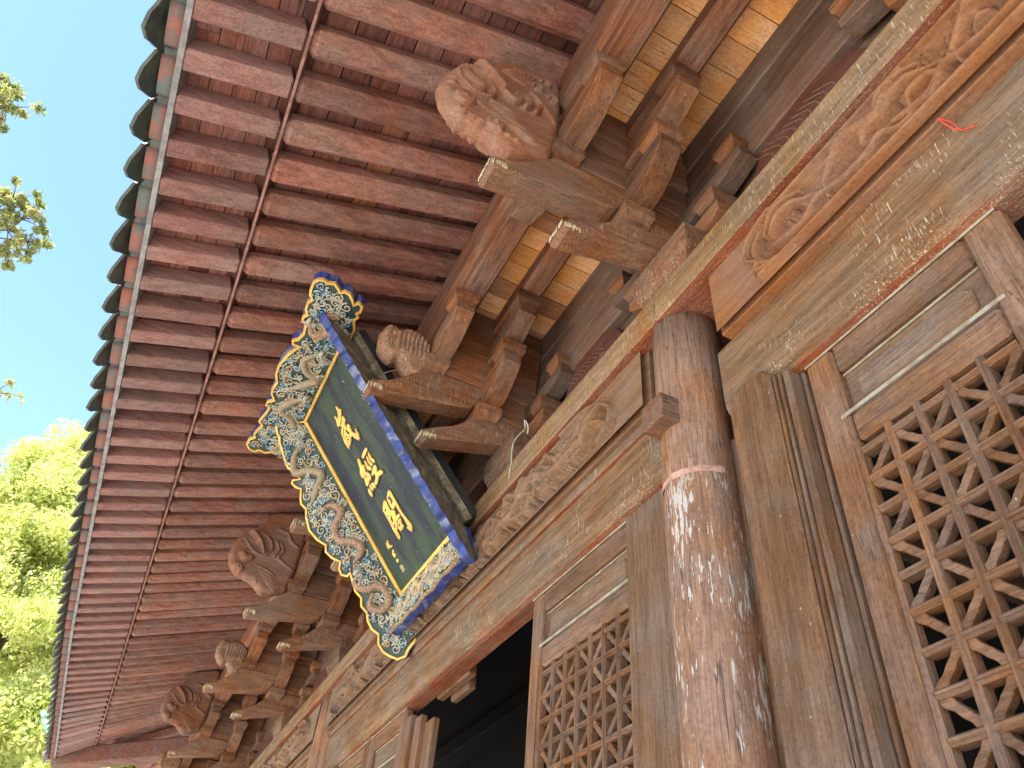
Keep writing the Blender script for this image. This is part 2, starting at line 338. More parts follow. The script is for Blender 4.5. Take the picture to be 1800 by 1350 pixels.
# ---------------------------------------------------------------- the ground
def sheet(name, x0, x1, y0, y1, z, mat, **pr): return link(name, mesh(name, [(x0, y0, z), (x1, y0, z), (x1, y1, z), (x0, y1, z)], [(0, 1, 2, 3)]), mat, **pr)
sheet('ground', -600, 600, -600, 600, 0, W['ground'], kind='structure')

# ---------------------------------------------------------------- the hall
hall = bpy.data.objects.new('temple_hall', None); COL.objects.link(hall)
hall['label'] = 'old wooden temple hall seen from under its deep red eaves'; hall['category'] = 'temple'
CX = [-4.04, 2.17, 8.38, 14.4, 16.9]
X0, X1 = -5.0, 17.1
def column(cx, name='column'):
    me_v = []; n = 40; zs = [0.25, 1.2, 2.2, 2.9, 3.4, 3.8, 4.2, 4.598]; r0 = .171
    for z in zs:
        for k in range(n):
            a = 2 * math.pi * k / n
            r = r0 * (1.03 - .03 * z / 4.6) + .0022 * mnoise.noise(Vector((math.cos(a) * 3 + cx, math.sin(a) * 3, z * .7))) - (.006 if k in (7, 23) else 0)
            me_v.append((cx + r * math.cos(a), -.05 + r * math.sin(a), z))
    f = [(i * n + k, i * n + (k + 1) % n, (i + 1) * n + (k + 1) % n, (i + 1) * n + k) for i in range(len(zs) - 1) for k in range(n)]
    f += [tuple(range(n))[::-1], tuple((len(zs) - 1) * n + k for k in range(n))]
    c = link(name, mesh(name, me_v, f, True), W['column'], hall)
    mb = MB(); v, ff = boxv(cx - .3, cx + .3, -.35, .25, 0, .25, .05); mb.add(v, ff)
    link('column_base', mb.mesh('column_base'), W['ground'], c)
    return c
cols = [column(c) for c in CX[1:]]
# pale plaster band and projecting beam end on the nearest column
n = 26; mb = MB(); vs = []
for i in range(n + 1):
    a = math.radians(28 + 118 * i / n); wob = .012 * mnoise.noise(Vector((i * .7, 1, 2)))
    for j, z in enumerate((3.585 + wob, 3.62 - wob * .4)):
        vs.append((2.17 + .1735 * math.cos(a + math.pi * .5), -.05 + .1735 * math.sin(a + math.pi * .5) * 1, z))
vs = [(2.17 + .1738 * math.cos(math.radians(5 + 170 * i / n)), -.05 + .1738 * math.sin(math.radians(5 + 170 * i / n)), 3.585 + j * .032 + .013 * mnoise.noise(Vector((i * .9, j * 3.1, 2)))) for i in range(n + 1) for j in (0, 1)]
link('plaster_band', mesh('plaster_band', vs, [(2 * i, 2 * i + 2, 2 * i + 3, 2 * i + 1)[::-1] for i in range(n)]), W['band'], cols[0])
box('beam_end', 2.09, 2.25, .02, .20, 3.875, 4.02, W['arm_y'], cols[0], .006)
# long members, bay by bay
ends = [X0] + [c for c in CX[1:-1]] + [X1]
bays = list(zip(ends[:-1], ends[1:]))
for a, b in bays:
    box('cap_beam', a + .002, b - .002, -.33, .14, 4.6, 4.8, W['cap'], hall, .007)
spans = [(X0, 1.80), (2.36, 8.19), (8.57, 14.2), (14.6, 16.7)]
for i, (a, b) in enumerate(spans):
    la, lb = a - (.0 if i == 0 else .1), b + .1
    lp = [(0, 4.197), (0, 3.895), (-.004, 3.86), (-.016, 3.832), (-.036, 3.812), (-.065, 3.801), (-.17, 3.80), (-.17, 4.197)]
    v, f = prism(lp, lambda p, q, d: (d, p, q), la, lb); link('lintel', mesh('lintel', v, [q[::-1] for q in f]), W['lintel'], hall)
    # carved beam with its relief
    wm = W['carved'] if i == 0 else W['carvedgrey']
    cb = box('carved_beam', a, b, -.30, .052, 4.2, 4.597, wm, hall, .004)
    mb = MB()
    if i == 0:
        R = Relief(-.9, b - .004, 4.204, 4.594, .0052)
        X, Z = R.X, R.Z; R.H[:] = .018; R.lift = .02
        # sunk cartouche with a scalloped end
        zc = 4.385; hw = .165
        xe = 1.50 - .10 * np.abs((Z - zc) / hw) ** 2.2 - .028 * np.cos((Z - zc) / hw * 6.3)
        inside = (X < xe) & (np.abs(Z - zc) < hw)
        R.H[inside] = -.0
        fr = [(-1.7, zc - hw), (1.20, zc - hw), (1.35, zc - hw + .01), (1.44, zc - .13), (1.475, zc - .1), (1.455, zc - .07), (1.50, zc - .02), (1.515, zc + .04), (1.49, zc + .1), (1.43, zc + .14), (1.33, zc + hw)]
        R.stroke(fr, .011, 1.5, base=.012, n=120); R.stroke([(1.33, zc + hw), (0, zc + hw), (-1.7, zc + hw)], .009, 1.2, base=.012, n=60)
        R.stroke([(1.30, zc - .15), (1.42, zc - .1), (1.465, zc - .02), (1.47, zc + .05), (1.43, zc + .11), (1.36, zc + .13)], .02, .9, taper=[.3, 1, 1, .8, .5])
        def beast(dx, s=1.0):
            T = lambda l: [(x + dx, zc + (z - 4.33) * s) for x, z in l]
            R.stroke(T([(1.40, 4.30), (1.33, 4.27), (1.26, 4.24), (1.18, 4.225), (1.10, 4.29), (1.03, 4.27), (.93, 4.235), (.84, 4.235), (.77, 4.27), (.70, 4.215), (.62, 4.22)]), .019, 1.4, taper=[.3, .8, 1, .9, .7, 1, 1, .8, .6])
            R.stroke(T([(.64, 4.24), (.62, 4.315), (.54, 4.31), (.505, 4.25), (.55, 4.205), (.63, 4.24)]), .02, 1.4, taper=[.6, 1, 1, 1, .6], n=50)
            R.stroke(T([(.98, 4.37), (.93, 4.40), (.87, 4.395), (.80, 4.37), (.74, 4.36), (.70, 4.40), (.675, 4.45)]), .042, 1.15, ribs=.22, taper=[.55, 1, 1.1, .95, .85, .8, .65])
            R.stroke(T([(.97, 4.38), (1.01, 4.345), (1.05, 4.32)]), .024, 1.3, taper=[1.2, 1, .7])
            for q in range(4): R.stroke(T([(1.05, 4.32 - .004 * q), (1.085 - .01 * q, 4.345 - .03 * q), (1.10 - .015 * q, 4.33 - .033 * q)]), .009, 1.7, taper=[1, 1, .4])
            R.stroke(T([(.80, 4.36), (.84, 4.31), (.80, 4.275), (.74, 4.285)]), .018, 1.4, taper=[1.2, 1, .8, .5])
            for q in range(9): R.swirl(.69 + dx + .035 * math.cos(q * 2.1), zc + (4.45 - 4.33) * s + .03 * math.sin(q * 2.1), .018, 1.6, 1 if q % 2 else -1, q)
            for q in range(7): R.swirl(1.0 + dx - .02 * (q % 3), zc + (4.44 - 4.33) * s + .012 * (q - 3), .014, 1.5, 1, q * 1.3)
            R.stroke(T([(1.40, 4.40), (1.33, 4.46), (1.25, 4.47), (1.17, 4.44)]), .022, 1.3, taper=[.5, 1, .9, .4])
            R.stroke(T([(1.36, 4.35), (1.30, 4.40), (1.22, 4.40), (1.16, 4.36), (1.10, 4.33)]), .02, 1.4, taper=[.8, 1.1, 1, .7, .4])
            for q in range(6): R.swirl(1.34 + dx - .035 * q, zc + (4.37 + .03 * math.sin(q * 2) - 4.33) * s, .02, 1.5, 1 if q % 2 else -1, q * 1.7)
            for q in range(5): R.swirl(.60 + dx - .02 * q, zc + (4.40 + .015 * q - 4.33) * s, .017, 1.5, 1, q * 1.9)
            for q in range(5): R.stroke(T([(.48 - .03 * q, 4.40 - .02 * q), (.44 - .03 * q, 4.43 - .02 * q), (.40 - .03 * q, 4.42 - .02 * q)]), .012, 1.4, taper=[.3, 1, .3])
        for d in (0, -.62, -1.24, -1.86): beast(d, 1.05 if d else 1.0)
    else:
        xa, xb = a + .02, b - .02; xc = (xa + xb) / 2; half = (xb - xa) / 2 - .28
        R = Relief(xa, xb, 4.206, 4.592, .0078 if i == 1 else .012)
        X, Z = R.X, R.Z; zc = 4.395; hw = .17; R.H[:] = .012; R.lift = .014
        xe = half - .2 * ((Z - 4.29) / .27) ** 2 - .03 * np.cos((Z - zc) / hw * 5)
        ins = (np.abs(X - xc) < xe) & (np.abs(Z - zc) < hw); R.H[ins] = -.006
        for sg in (-1, 1):
            R.stroke([(xc + sg * (half - .55), zc + hw), (xc + sg * (half - .28), zc + hw - .01), (xc + sg * (half - .12), zc + .1), (xc + sg * (half + .0), zc + .0), (xc + sg * (half + .0), zc - .1), (xc + sg * (half - .12), zc - hw)], .012, 1.4, base=.008, n=60)
        rr = random.Random(5 + i)
        xw = xc - half + .2
        while xw < xc + half - .2:
            zz = zc + rr.uniform(-.1, .1)
            R.stroke([(xw - .13, zz + rr.uniform(-.1, .1)), (xw - .04, zz + rr.uniform(-.06, .06)), (xw + .04, zz + rr.uniform(-.06, .06)), (xw + .13, zz + rr.uniform(-.1, .1))], rr.uniform(.014, .026), 1.6, taper=[.3, 1, .9, .3])
            R.swirl(xw + rr.uniform(-.05, .05), zc + rr.uniform(-.13, .13), rr.uniform(.022, .04), 2.0, rr.choice((1, -1)), rr.uniform(0, 6))
            if rr.random() < .5:
                for q in range(4): R.stroke([(xw, zz), (xw + .03 * math.cos(q * .8 + zz * 40), zz + .05 * math.sin(q * .8 + xw * 9)), (xw + .06 * math.cos(q * .8 + zz * 40), zz + .05 * math.sin(q * .8 + xw * 9))], .011, 2.0, base=.008, taper=[.8, 1, .3])
            xw += rr.uniform(.025, .05)
        R.stroke([(xc - half + .3, zc - .05)] + [(xc - half + .3 + q * .3, zc + .07 * (-1) ** q) for q in range(1, int((2 * half - .6) / .3))], .028, 1.3, ribs=.2, base=.004, n=260)
        R.H[~ins & (np.abs(X - xc) > half + .03)] = .012
    R.H = np.where(R.H > .0, R.H * (1.55 if i == 0 else 1.7), R.H * 2.5)
    link('carving', R.data('carving', .0555 if i == 0 else .072), wm, cb)
# narrow ledge under the carved beams of the farther bays
for a, b in spans[1:]: box('ledge_moulding', a, b, -.05, .03, 4.135, 4.2 - .002, W['lintel'], hall, .012)
box('hinge_block', 5.02, 5.62, -.24, -.172, 3.78, 3.90, W['door_x'], hall, .01); box('hinge_block', 5.16, 5.50, -.30, -.242, 3.74, 3.90, W['door_x'], hall, .01)

# wall above the cap beam: stacked beams per bay, an engraved panel below them
for i, (a, b) in enumerate(bays):
    a2, b2 = a + .003, b - .003
    for z0, z1, y in ((5.56, 5.83, -.135), (5.833, 6.12, -.145), (6.123, 6.50, -.138)):
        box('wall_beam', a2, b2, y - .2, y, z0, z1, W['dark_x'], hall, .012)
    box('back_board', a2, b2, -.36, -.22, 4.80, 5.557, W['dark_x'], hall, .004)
# boards between wall and purlin
x = -1.2
rb = random.Random(3)
while x < 17.0:
    w = rb.uniform(.155, .2); z = 6.38 + rb.uniform(-.004, .004)
    box('ceiling_board', x, x + w - .005, -.142, .60, z, z + .03, W['gold'], hall, .003); x += w
for a, b in bays:
    a2, b2 = a + .002, b - .002
    box('tie_beam', a2, b2, .15, .32, 6.20, 6.374, W['purlin'], hall, .02)
    box('tie_beam', a2, b2, .58, .755, 6.05, 6.20, W['purlin'], hall, .015)
    box('purlin', a2, b2, .57, .80, 6.202, 6.66, W['purlin'], hall, .05)

# ---------------------------------------------------------------- bracket sets
def blk(bs, x, y, z0, z1, w, d=None, nm='bearing_block', mat=None):
    """block whose lower half tapers in"""
    d = d or w; zm = z0 + (z1 - z0) * .5; k = .78; vs = []
    for hx, hy, z in ((w / 2 * k, d / 2 * k, z0), (w / 2 * (k + .06), d / 2 * (k + .06), z0 + (zm - z0) * .5), (w / 2, d / 2, zm), (w / 2, d / 2, z1 - .005), (w / 2 - .005, d / 2 - .005, z1)):
        vs += [(x - hx, y - hy, z), (x + hx, y - hy, z), (x + hx, y + hy, z), (x - hx, y + hy, z)]
    fs = [(3, 2, 1, 0)] + [(4 * r + k2, 4 * r + (k2 + 1) % 4, 4 * r + 4 + (k2 + 1) % 4, 4 * r + 4 + k2) for r in range(4) for k2 in range(4)] + [(16, 17, 18, 19)]
    return link(nm, mesh(nm, vs, fs), mat or W['arm_x'], bs)
def prof_y(name, prof, x0, x1, mat, bs, c=.006, **pr):
    """outline in (y, z) extruded along x with chamfered rims"""
    xc = (x0 + x1) / 2; h = (x1 - x0) / 2; mb = MB()
    v, f = prism(prof, lambda a, b, d: (xc - d, a, b), 0, h, c); mb.add(v, f)
    v, f = prism(prof, lambda a, b, d: (xc + d, a, b), 0, h, c); mb.add(v, [q[::-1] for q in f])
    return link(name, mb.mesh(name), mat, bs, **pr)
def prof_x(name, prof, y0, y1, mat, bs, c=.006):
    yc = (y0 + y1) / 2; h = (y1 - y0) / 2; mb = MB()
    v, f = prism(prof, lambda a, b, d: (a, yc - d, b), 0, h, c); mb.add(v, f)
    v, f = prism(prof, lambda a, b, d: (a, yc + d, b), 0, h, c); mb.add(v, [q[::-1] for q in f])
    return link(name, mb.mesh(name), mat, bs)
def arm_outline(L, zb, ze, zt):
    pts = [(-L, zt), (-L, ze)]
    for t in np.linspace(0.12, 1, 7): pts.append((-L + (L * .62) * t, ze - (ze - zb) * math.sin(t * math.pi / 2) ** .9))
    return pts + [(-p[0], p[1]) for p in pts[::-1]]
HEAD = [(1.551, 5.743), (1.559, 5.774), (1.546, 5.902), (1.52, 5.989), (1.472, 6.064), (1.429, 6.093), (1.375, 6.144), (1.329, 6.22), (1.292, 6.264), (1.271, 6.326), (1.235, 6.394), (1.181, 6.437), (1.098, 6.465), (1.012, 6.49), (0.947, 6.52), (0.887, 6.53), (0.84, 6.52), (0.8, 6.494), (0.784, 6.367), (0.777, 6.131), (0.785, 5.86), (0.8, 5.7), (0.83, 5.5), (0.985, 5.413), (1.08, 5.395), (1.13, 5.42), (1.209, 5.49), (1.258, 5.511), (1.296, 5.515), (1.345, 5.531), (1.395, 5.535), (1.427, 5.557), (1.468, 5.587), (1.496, 5.618), (1.527, 5.659)]
def inflate(poly, res, thick, rnd, xc, sgn, detail):
    """rounded carved block: grid fill of an outline, swelling away from its rim on side sgn"""
    P = np.array(poly); nP = len(P)
    ys = np.arange(P[:, 0].min() - res, P[:, 0].max() + 2 * res, res); zs = np.arange(P[:, 1].min() - res, P[:, 1].max() + 2 * res, res)
    Y, Z = np.meshgrid(ys, zs); D = np.full(Y.shape, 9.0); ins = np.zeros(Y.shape, bool); NY = np.zeros(Y.shape); NZ = np.zeros(Y.shape)
    for i in range(nP):
        a, b = P[i], P[(i + 1) % nP]; d = b - a
        t = np.clip(((Y - a[0]) * d[0] + (Z - a[1]) * d[1]) / (d @ d), 0, 1); py = a[0] + d[0] * t; pz = a[1] + d[1] * t
        dd = np.hypot(Y - py, Z - pz); m = dd < D; D[m] = dd[m]; NY[m] = py[m]; NZ[m] = pz[m]
        cr = ((a[1] > Z) != (b[1] > Z)) & (Y < (b[0] - a[0]) * (Z - a[1]) / (b[1] - a[1] + 1e-12) + a[0]); ins ^= cr
    out = ~ins; Y2 = np.where(out, NY, Y); Z2 = np.where(out, NZ, Z)
    h = np.where(ins, np.sqrt(np.clip(1 - (1 - np.clip(D / rnd, 0, 1)) ** 2, 0, 1)), 0)
    det = detail(Y, Z) * np.clip(D / .03, 0, 1) * ins * 1.6
    X = xc + sgn * (h * thick + det)
    k1 = ins.copy(); k1[:-1] |= ins[1:]; k1[1:] |= ins[:-1]; keep = k1.copy(); keep[:, :-1] |= k1[:, 1:]; keep[:, 1:] |= k1[:, :-1]
    ids = np.full(Y.shape, -1); ids[keep] = np.arange(keep.sum())
    vs = np.stack([X[keep], Y2[keep], Z2[keep]], 1)
    q = np.stack([ids[:-1, :-1], ids[:-1, 1:], ids[1:, 1:], ids[1:, :-1]], -1).reshape(-1, 4); q = q[(q >= 0).all(1)]
    if sgn < 0: q = q[:, ::-1]
    return vs.tolist(), q.tolist()
def bil(R, Y, Z):
    fx = np.clip((Y - R.xs[0]) / R.res, 0, len(R.xs) - 2.001); fz = np.clip((Z - R.zs[0]) / (R.zs[1] - R.zs[0]), 0, len(R.zs) - 2.001)
    i = fx.astype(int); j = fz.astype(int); u = fx - i; w = fz - j; H = np.clip(R.H, -.02, 1)
    return H[j, i] * (1 - u) * (1 - w) + H[j, i + 1] * u * (1 - w) + H[j + 1, i] * (1 - u) * w + H[j + 1, i + 1] * u * w
def head_mesh(variant):
    R = Relief(.7, 1.62, 5.25, 6.6, .008)
    if variant == 0:
        for c, r_ in (((1.40, 5.69), .062), ((1.20, 5.575), .054)):
            R.stroke([c, (c[0] - .004, c[1])], r_ * 1.05, .28); R.stroke([(c[0] + r_ * .82 * math.cos(q * .45), c[1] + r_ * .82 * math.sin(q * .45)) for q in range(13)], .014, 1.3, n=60); R.stroke([c, (c[0] - .003, c[1])], .022, 1.2)
        R.stroke([(1.50, 6.21), (1.42, 6.14), (1.30, 6.03), (1.20, 5.95)], .030, 1.3, base=.012, taper=[.5, 1, 1.1, .9])
        R.stroke([(1.48, 6.02), (1.40, 6.05), (1.30, 5.98), (1.24, 5.88), (1.28, 5.79), (1.37, 5.79), (1.45, 5.86), (1.48, 5.95)], .017, 1.3, n=70)
        R.stroke([(1.42, 5.94), (1.34, 5.89)], .055, .5)
        R.stroke([(1.20, 5.95), (1.12, 5.90), (1.07, 5.95), (1.10, 6.03)], .024, 1.2, taper=[1, 1, .8, .5])
        R.stroke([(1.04, 5.90), (1.00, 5.98), (1.05, 6.08)], .018, 1.2, taper=[1.2, 1, .4]); R.stroke([(.97, 5.90), (.94, 5.98), (.98, 6.08)], .016, 1.2, taper=[1.2, 1, .4])
        R.stroke([(1.02, 6.10), (.92, 6.0), (.82, 5.90)], .014, 1.2, base=.006, taper=[1, 1, .3])
        for q in range(9): R.stroke([(1.06, 6.18), (1.06 + .15 * math.cos(.3 + q * .24), 6.18 + .15 * math.sin(.3 + q * .24))], .013, .9, taper=[.5, 1.1])
        for q in range(5): R.stroke([(1.535 - .01 * q, 5.80 + .07 * q), (1.49 - .012 * q, 5.79 + .062 * q), (1.45 - .015 * q, 5.80 + .05 * q)], .017, .8, taper=[.3, 1, .4])
        for q in range(8): R.stroke([(1.47 - .055 * q, 5.60 - .012 * q), (1.445 - .055 * q, 5.575 - .01 * q), (1.41 - .055 * q, 5.60 - .015 * q)], .015, 1.1, taper=[.4, 1, .4])
        R.stroke([(1.53, 6.0), (1.45, 5.98), (1.38, 5.82), (1.30, 5.70), (1.16, 5.66), (1.02, 5.60), (.9, 5.62)], .012, .9, n=70)
        for q in range(4): R.stroke([(1.27 - .055 * q, 5.80 - .05 * q), (1.14 - .05 * q, 5.76 - .06 * q), (.99 - .04 * q, 5.76 - .055 * q)], .03, .75, taper=[.5, 1, .2])
        for c in ((.92, 6.34), (.86, 6.18), (.97, 6.24)): R.stroke([(c[0] + .035 * math.cos(q * .7), c[1] + .035 * math.sin(q * .7)) for q in range(8)], .013, 1.1, n=36)
    else:
        R.stroke([(1.42, 5.60), (1.41, 5.60)], .06, .25); R.swirl(1.415, 5.60, .052, 1.4, 1, .5, .3); R.swirl(1.2, 5.47, .04, 1.3, -1, 2.0, .3)
        R.stroke([(1.42, 5.78), (1.37, 5.74), (1.33, 5.76)], .05, .6, taper=[.9, 1, .9])
        R.stroke([(1.50, 6.12), (1.40, 6.08), (1.28, 5.98), (1.2, 5.86)], .03, 1.1, base=.01, taper=[.5, 1, 1, .5])
        R.stroke([(1.44, 5.96), (1.3, 5.84), (1.18, 5.84), (1.12, 5.94)], .018, 1.1, taper=[.5, 1, 1, .6]); R.stroke([(1.30, 6.10), (1.18, 6.04), (1.13, 5.94)], .02, 1)
        R.stroke([(1.08, 5.86), (1.05, 5.95), (1.10, 6.04)], .016, 1); R.stroke([(1.03, 5.86), (1.0, 5.95), (1.05, 6.04)], .014, 1)
        R.stroke([(1.12, 6.2), (1.0, 6.18), (.95, 6.1), (.86, 6.05)], .022, .7)
        R.stroke([(1.02, 5.84), (.92, 5.79), (.80, 5.74)], .022, .5, taper=[1, .8, .5])
        for q in range(5): R.stroke([(1.24 - .04 * q, 5.7 - .04 * q), (1.08 - .03 * q, 5.66 - .05 * q), (.96 - .02 * q, 5.6 - .04 * q)], .02, .45, taper=[.5, 1, .3])
    def det(Y, Z):
        return bil(R, Y, Z)
    mb = MB()
    for s in (-1, 1): v, f = inflate(HEAD, .007, .075, .068, 2.165, s, det); mb.add(v, f)
    return mb.mesh('carved_head', True)
def lump_mesh():
    pr = random.Random(4)
    out = [(.76, 5.62), (.78, 5.85), (.88, 5.93), (1.0, 5.95), (1.05, 5.90), (1.10, 5.93), (1.17, 5.90), (1.20, 5.80), (1.19, 5.68), (1.13, 5.60), (1.07, 5.57), (1.02, 5.60), (.93, 5.50), (.83, 5.47)]
    R = Relief(.7, 1.3, 5.4, 6.0, .008)
    for q in range(26):
        a = pr.uniform(.95, 1.17); b = pr.uniform(5.66, 5.88); R.swirl(a, b, pr.uniform(.02, .036), 1.0, pr.choice((1, -1)), pr.uniform(0, 6), .3)
    for q in range(8): R.stroke([(.80 + .035 * q, 5.90), (.81 + .035 * q, 5.80), (.80 + .035 * q, 5.68)], .014, .9)
    def det(Y, Z):
        return bil(R, Y, Z)
    mb = MB()
    for s in (-1, 1): v, f = inflate(out, .009, .085, .06, 2.19, s, det); mb.add(v, f)
    return mb.mesh('carved_end', True)
LUMP = lump_mesh(); LUMP.materials.append(W['lumpw'])
HD = [head_mesh(0), head_mesh(1)]
for h in HD: h.materials.append(W['head'])
def master_set():
    bs = bpy.data.objects.new('bracket_set', None); COL.objects.link(bs); bs.parent = hall
    X = 2.17
    blk(bs, X - .07, -.01, 4.802, 5.10, .50, .30, 'base_block', W['base'])
    lo = [(.69, 4.965), (.05, 5.155), (-.14, 5.17), (-.14, 5.40), (.33, 5.40), (.335, 5.36), (.37, 5.30), (.425, 5.23), (.48, 5.175), (.535, 5.14), (.60, 5.105), (.66, 5.07), (.715, 5.035), (.735, 5.01), (.725, 4.975)]
    prof_y('slanting_arm', lo, 2.108, 2.278, W['lump'], bs, .014)
    up = [(1.155, 5.205), (.90, 5.262), (.63, 5.318), (.44, 5.36), (.39, 5.385), (.345, 5.44), (.315, 5.52), (.30, 5.60), (.80, 5.60), (.825, 5.565), (.855, 5.53), (.895, 5.495), (.94, 5.44), (.995, 5.395), (1.05, 5.35), (1.11, 5.32), (1.165, 5.303), (1.185, 5.275), (1.18, 5.215)]
    prof_y('slanting_arm', up, 2.108, 2.278, W['lump'], bs, .014)
    box('projecting_beam', 2.10, 2.285, -.13, .76, 5.602, 5.90, W['arm_y'], bs, .006)
    box('projecting_beam', 2.075, 2.31, -.134, .578, 5.902, 6.20, W['arm_y'], bs, .006)
    box('projecting_beam', 2.08, 2.305, -.132, .568, 6.202, 6.375, W['arm_y'], bs, .006)
    box('projecting_beam', 2.116, 2.268, -.16, .30, 5.402, 5.60, W['arm_y'], bs, .006)
    A = arm_outline
    prof_x('cross_arm', [(x + 2.2, z) for x, z in A(.46, 5.43, 5.63, 5.70)], .18, .33, W['arm_x'], bs)
    prof_x('cross_arm', [(x + 2.2, z) for x, z in A(.68, 5.845, 5.95, 6.03)], .18, .33, W['arm_x'], bs)
    prof_x('cross_arm', [(x + 2.2, z) for x, z in A(.57, 5.70, 5.84, 5.925)], .64, .79, W['arm_x'], bs)
    prof_x('cross_arm', [(x + 2.2, z) for x, z in A(.44, 5.12, 5.24, 5.31)], -.16, -.03, W['arm_x'], bs)
    prof_x('cross_arm', [(x + 2.2, z) for x, z in A(.66, 5.44, 5.52, 5.58)], -.18, -.05, W['dark_x'], bs)
    blk(bs, 2.19, .265, 5.285, 5.43, .27, .20); blk(bs, 2.19, .735, 5.575, 5.71, .27, .20)
    for s in (-1, 1):
        blk(bs, 2.2 + s * .37, .255, 5.702, 5.842, .20, .20); blk(bs, 2.2 + s * .58, .255, 6.032, 6.198, .20, .20)
        blk(bs, 2.2 + s * .47, .715, 5.927, 6.048, .20, .20)
        blk(bs, 2.2 + s * .37, -.09, 5.312, 5.42, .17, .18); blk(bs, 2.2 + s * .57, -.11, 5.582, 5.70, .17, .18)
    for y0, z0, sg in ((.735, 5.03, 1), (1.185, 5.29, 1)):
        mb = MB(); pr = random.Random(int(y0 * 100))
        for q in range(26):
            yy = y0 - .012 - abs(pr.gauss(0, .05)); zz = z0 - .03 - pr.uniform(0, .02); L = pr.uniform(.008, .03); w = pr.uniform(.0015, .004)
            v, f = boxv(2.1045, 2.1075, yy - w, yy + w, zz - L, zz + .012 - .1 * (y0 - yy) * 0, .001); mb.add(v, f)
        for q in range(22):
            xx = pr.uniform(2.115, 2.27); L = pr.uniform(.01, .04); w = pr.uniform(.002, .005)
            v, f = boxv(xx - w, xx + w, y0 - .0, y0 + .004, z0 - .02 - L, z0 - .015, .001); mb.add(v, f)
        link('dried_droppings', mb.mesh('dried_droppings'), W['ivory'], bs, kind='stuff')
    return bs
BS = master_set(); kids = list(BS.children)
SETS = [(-1.97, 0), (.1, 0), (2.17, 1), (4.20, 0), (6.31, 0), (8.38, 2), (10.95, 0), (14.3, 3), (16.9, 0)]
for i, (xc, hd) in enumerate(SETS):
    if i == 2: bs = BS
    elif xc == 2.17: continue
    else:
        bs = BS.copy(); COL.objects.link(bs); bs.location.x = xc - 2.17
        for k in kids: c = k.copy(); COL.objects.link(c); c.parent = bs
    if hd: h = link('carved_head', HD[0 if hd == 1 else 1], None, bs, (0, 0, (0, 0, .07, .16)[hd]))
    else: h = link('carved_end', LUMP, None, bs)
# engraved panels between the bracket sets
xs_sets = [s[0] for s in SETS]
for a, b in zip(xs_sets[:-1], xs_sets[1:]):
    L0, L1 = a + .62, b - .62
    if L1 - L0 < .4: continue
    prof = [(L0 - .1, 4.802), (L0 + .0, 4.93), (L0 + .03, 5.1), (L0 + .01, 5.22), (L0 + .08, 5.34), (L0 + .24, 5.45), (L1 - .24, 5.45), (L1 - .08, 5.34), (L1 - .01, 5.22), (L1 - .03, 5.1), (L1, 4.93), (L1 + .1, 4.802)]
    p = prof_x('engraved_panel', prof, -.21, -.085, W['engraved'], hall, .01)
    mb = MB(); pr = random.Random(int(a * 10))
    for q in range(9):
        cx = L0 + .2 + (L1 - L0 - .4) * q / 8; r = pr.uniform(.05, .08)
        v, f = tube([(x, -.084, z) for x, z in spiral(cx, 5.1 + pr.uniform(-.12, .12), r, 1.3, pr.uniform(0, 6), 16, pr.choice((1, -1)))], .0035, 4); mb.add(v, f)
        v, f = tube([(x, -.084, z) for x, z in smooth_line([(cx, 4.95), (cx + .07, 5.1), (cx + .02, 5.25), (cx + .14, 5.36)], 12)], .0035, 4); mb.add(v, f)
    link('engraving', mb.mesh('engraving', True), W['carvedgrey'], p, kind='stuff')

# ---------------------------------------------------------------- eaves
def Yo(x): return 2.925 + .0125 * min(max(0, x - 2.4), 9.5) + .0032 * max(0, x - 16.5) ** 2 * (1 + .25 * max(0, x - 19))
def Zo(x): return 5.87 + .0024 * max(0, x - 10) ** 2
def Yi(x): return 2.285 + .0045 * max(0, x - 4) + .004 * max(0, x - 17) ** 2
def Zi(x): return 6.10 + .0024 * max(0, x - 10) ** 2
FAN, TE = 14.6, 19.4
def Xp(t): return t if t < FAN else FAN + (t - FAN) * (17.5 - FAN) / (TE - FAN)
def Xo(t): return t if t < FAN else t + (t - FAN) * (20.25 - TE) / (TE - FAN)
SP = .3235; RW = .205
T0 = 2.115 - SP * 14
ts = [T0 + SP * k for k in range(75) if T0 + SP * k < TE - .1]
Yp, Zp = .66, 6.70
tj = random.Random(77)
for t in ts:
    a = (Xp(t), Yp, Zp + .002 * max(0, t - 10) ** 2); b = (t, Yi(t) + .03, Zi(t) - .012)
    a = (a[0] + tj.uniform(-.012, .012), a[1], a[2] + tj.uniform(-.008, .004)); b = (b[0] + tj.uniform(-.012, .012), b[1], b[2] + tj.uniform(-.006, .004)); v, f = beam(a, b, RW * tj.uniform(.93, 1.05), .165, tj.uniform(.035, .06)); link('rafter', mesh('rafter', v, f), W['rafter'], hall)
    a = (t, Yi(t) + .056, Zi(t) - .012); b = (Xo(t), Yo(t), Zo(t))
    a = (a[0] + tj.uniform(-.009, .009), a[1], a[2]); b = (b[0] + tj.uniform(-.009, .009), b[1], b[2] + tj.uniform(-.002, .006)); v, f = beam(a, b, .146 * tj.uniform(.94, 1.04), .15, .012); link('flying_rafter', mesh('flying_rafter', v, f), W['fly'], hall)
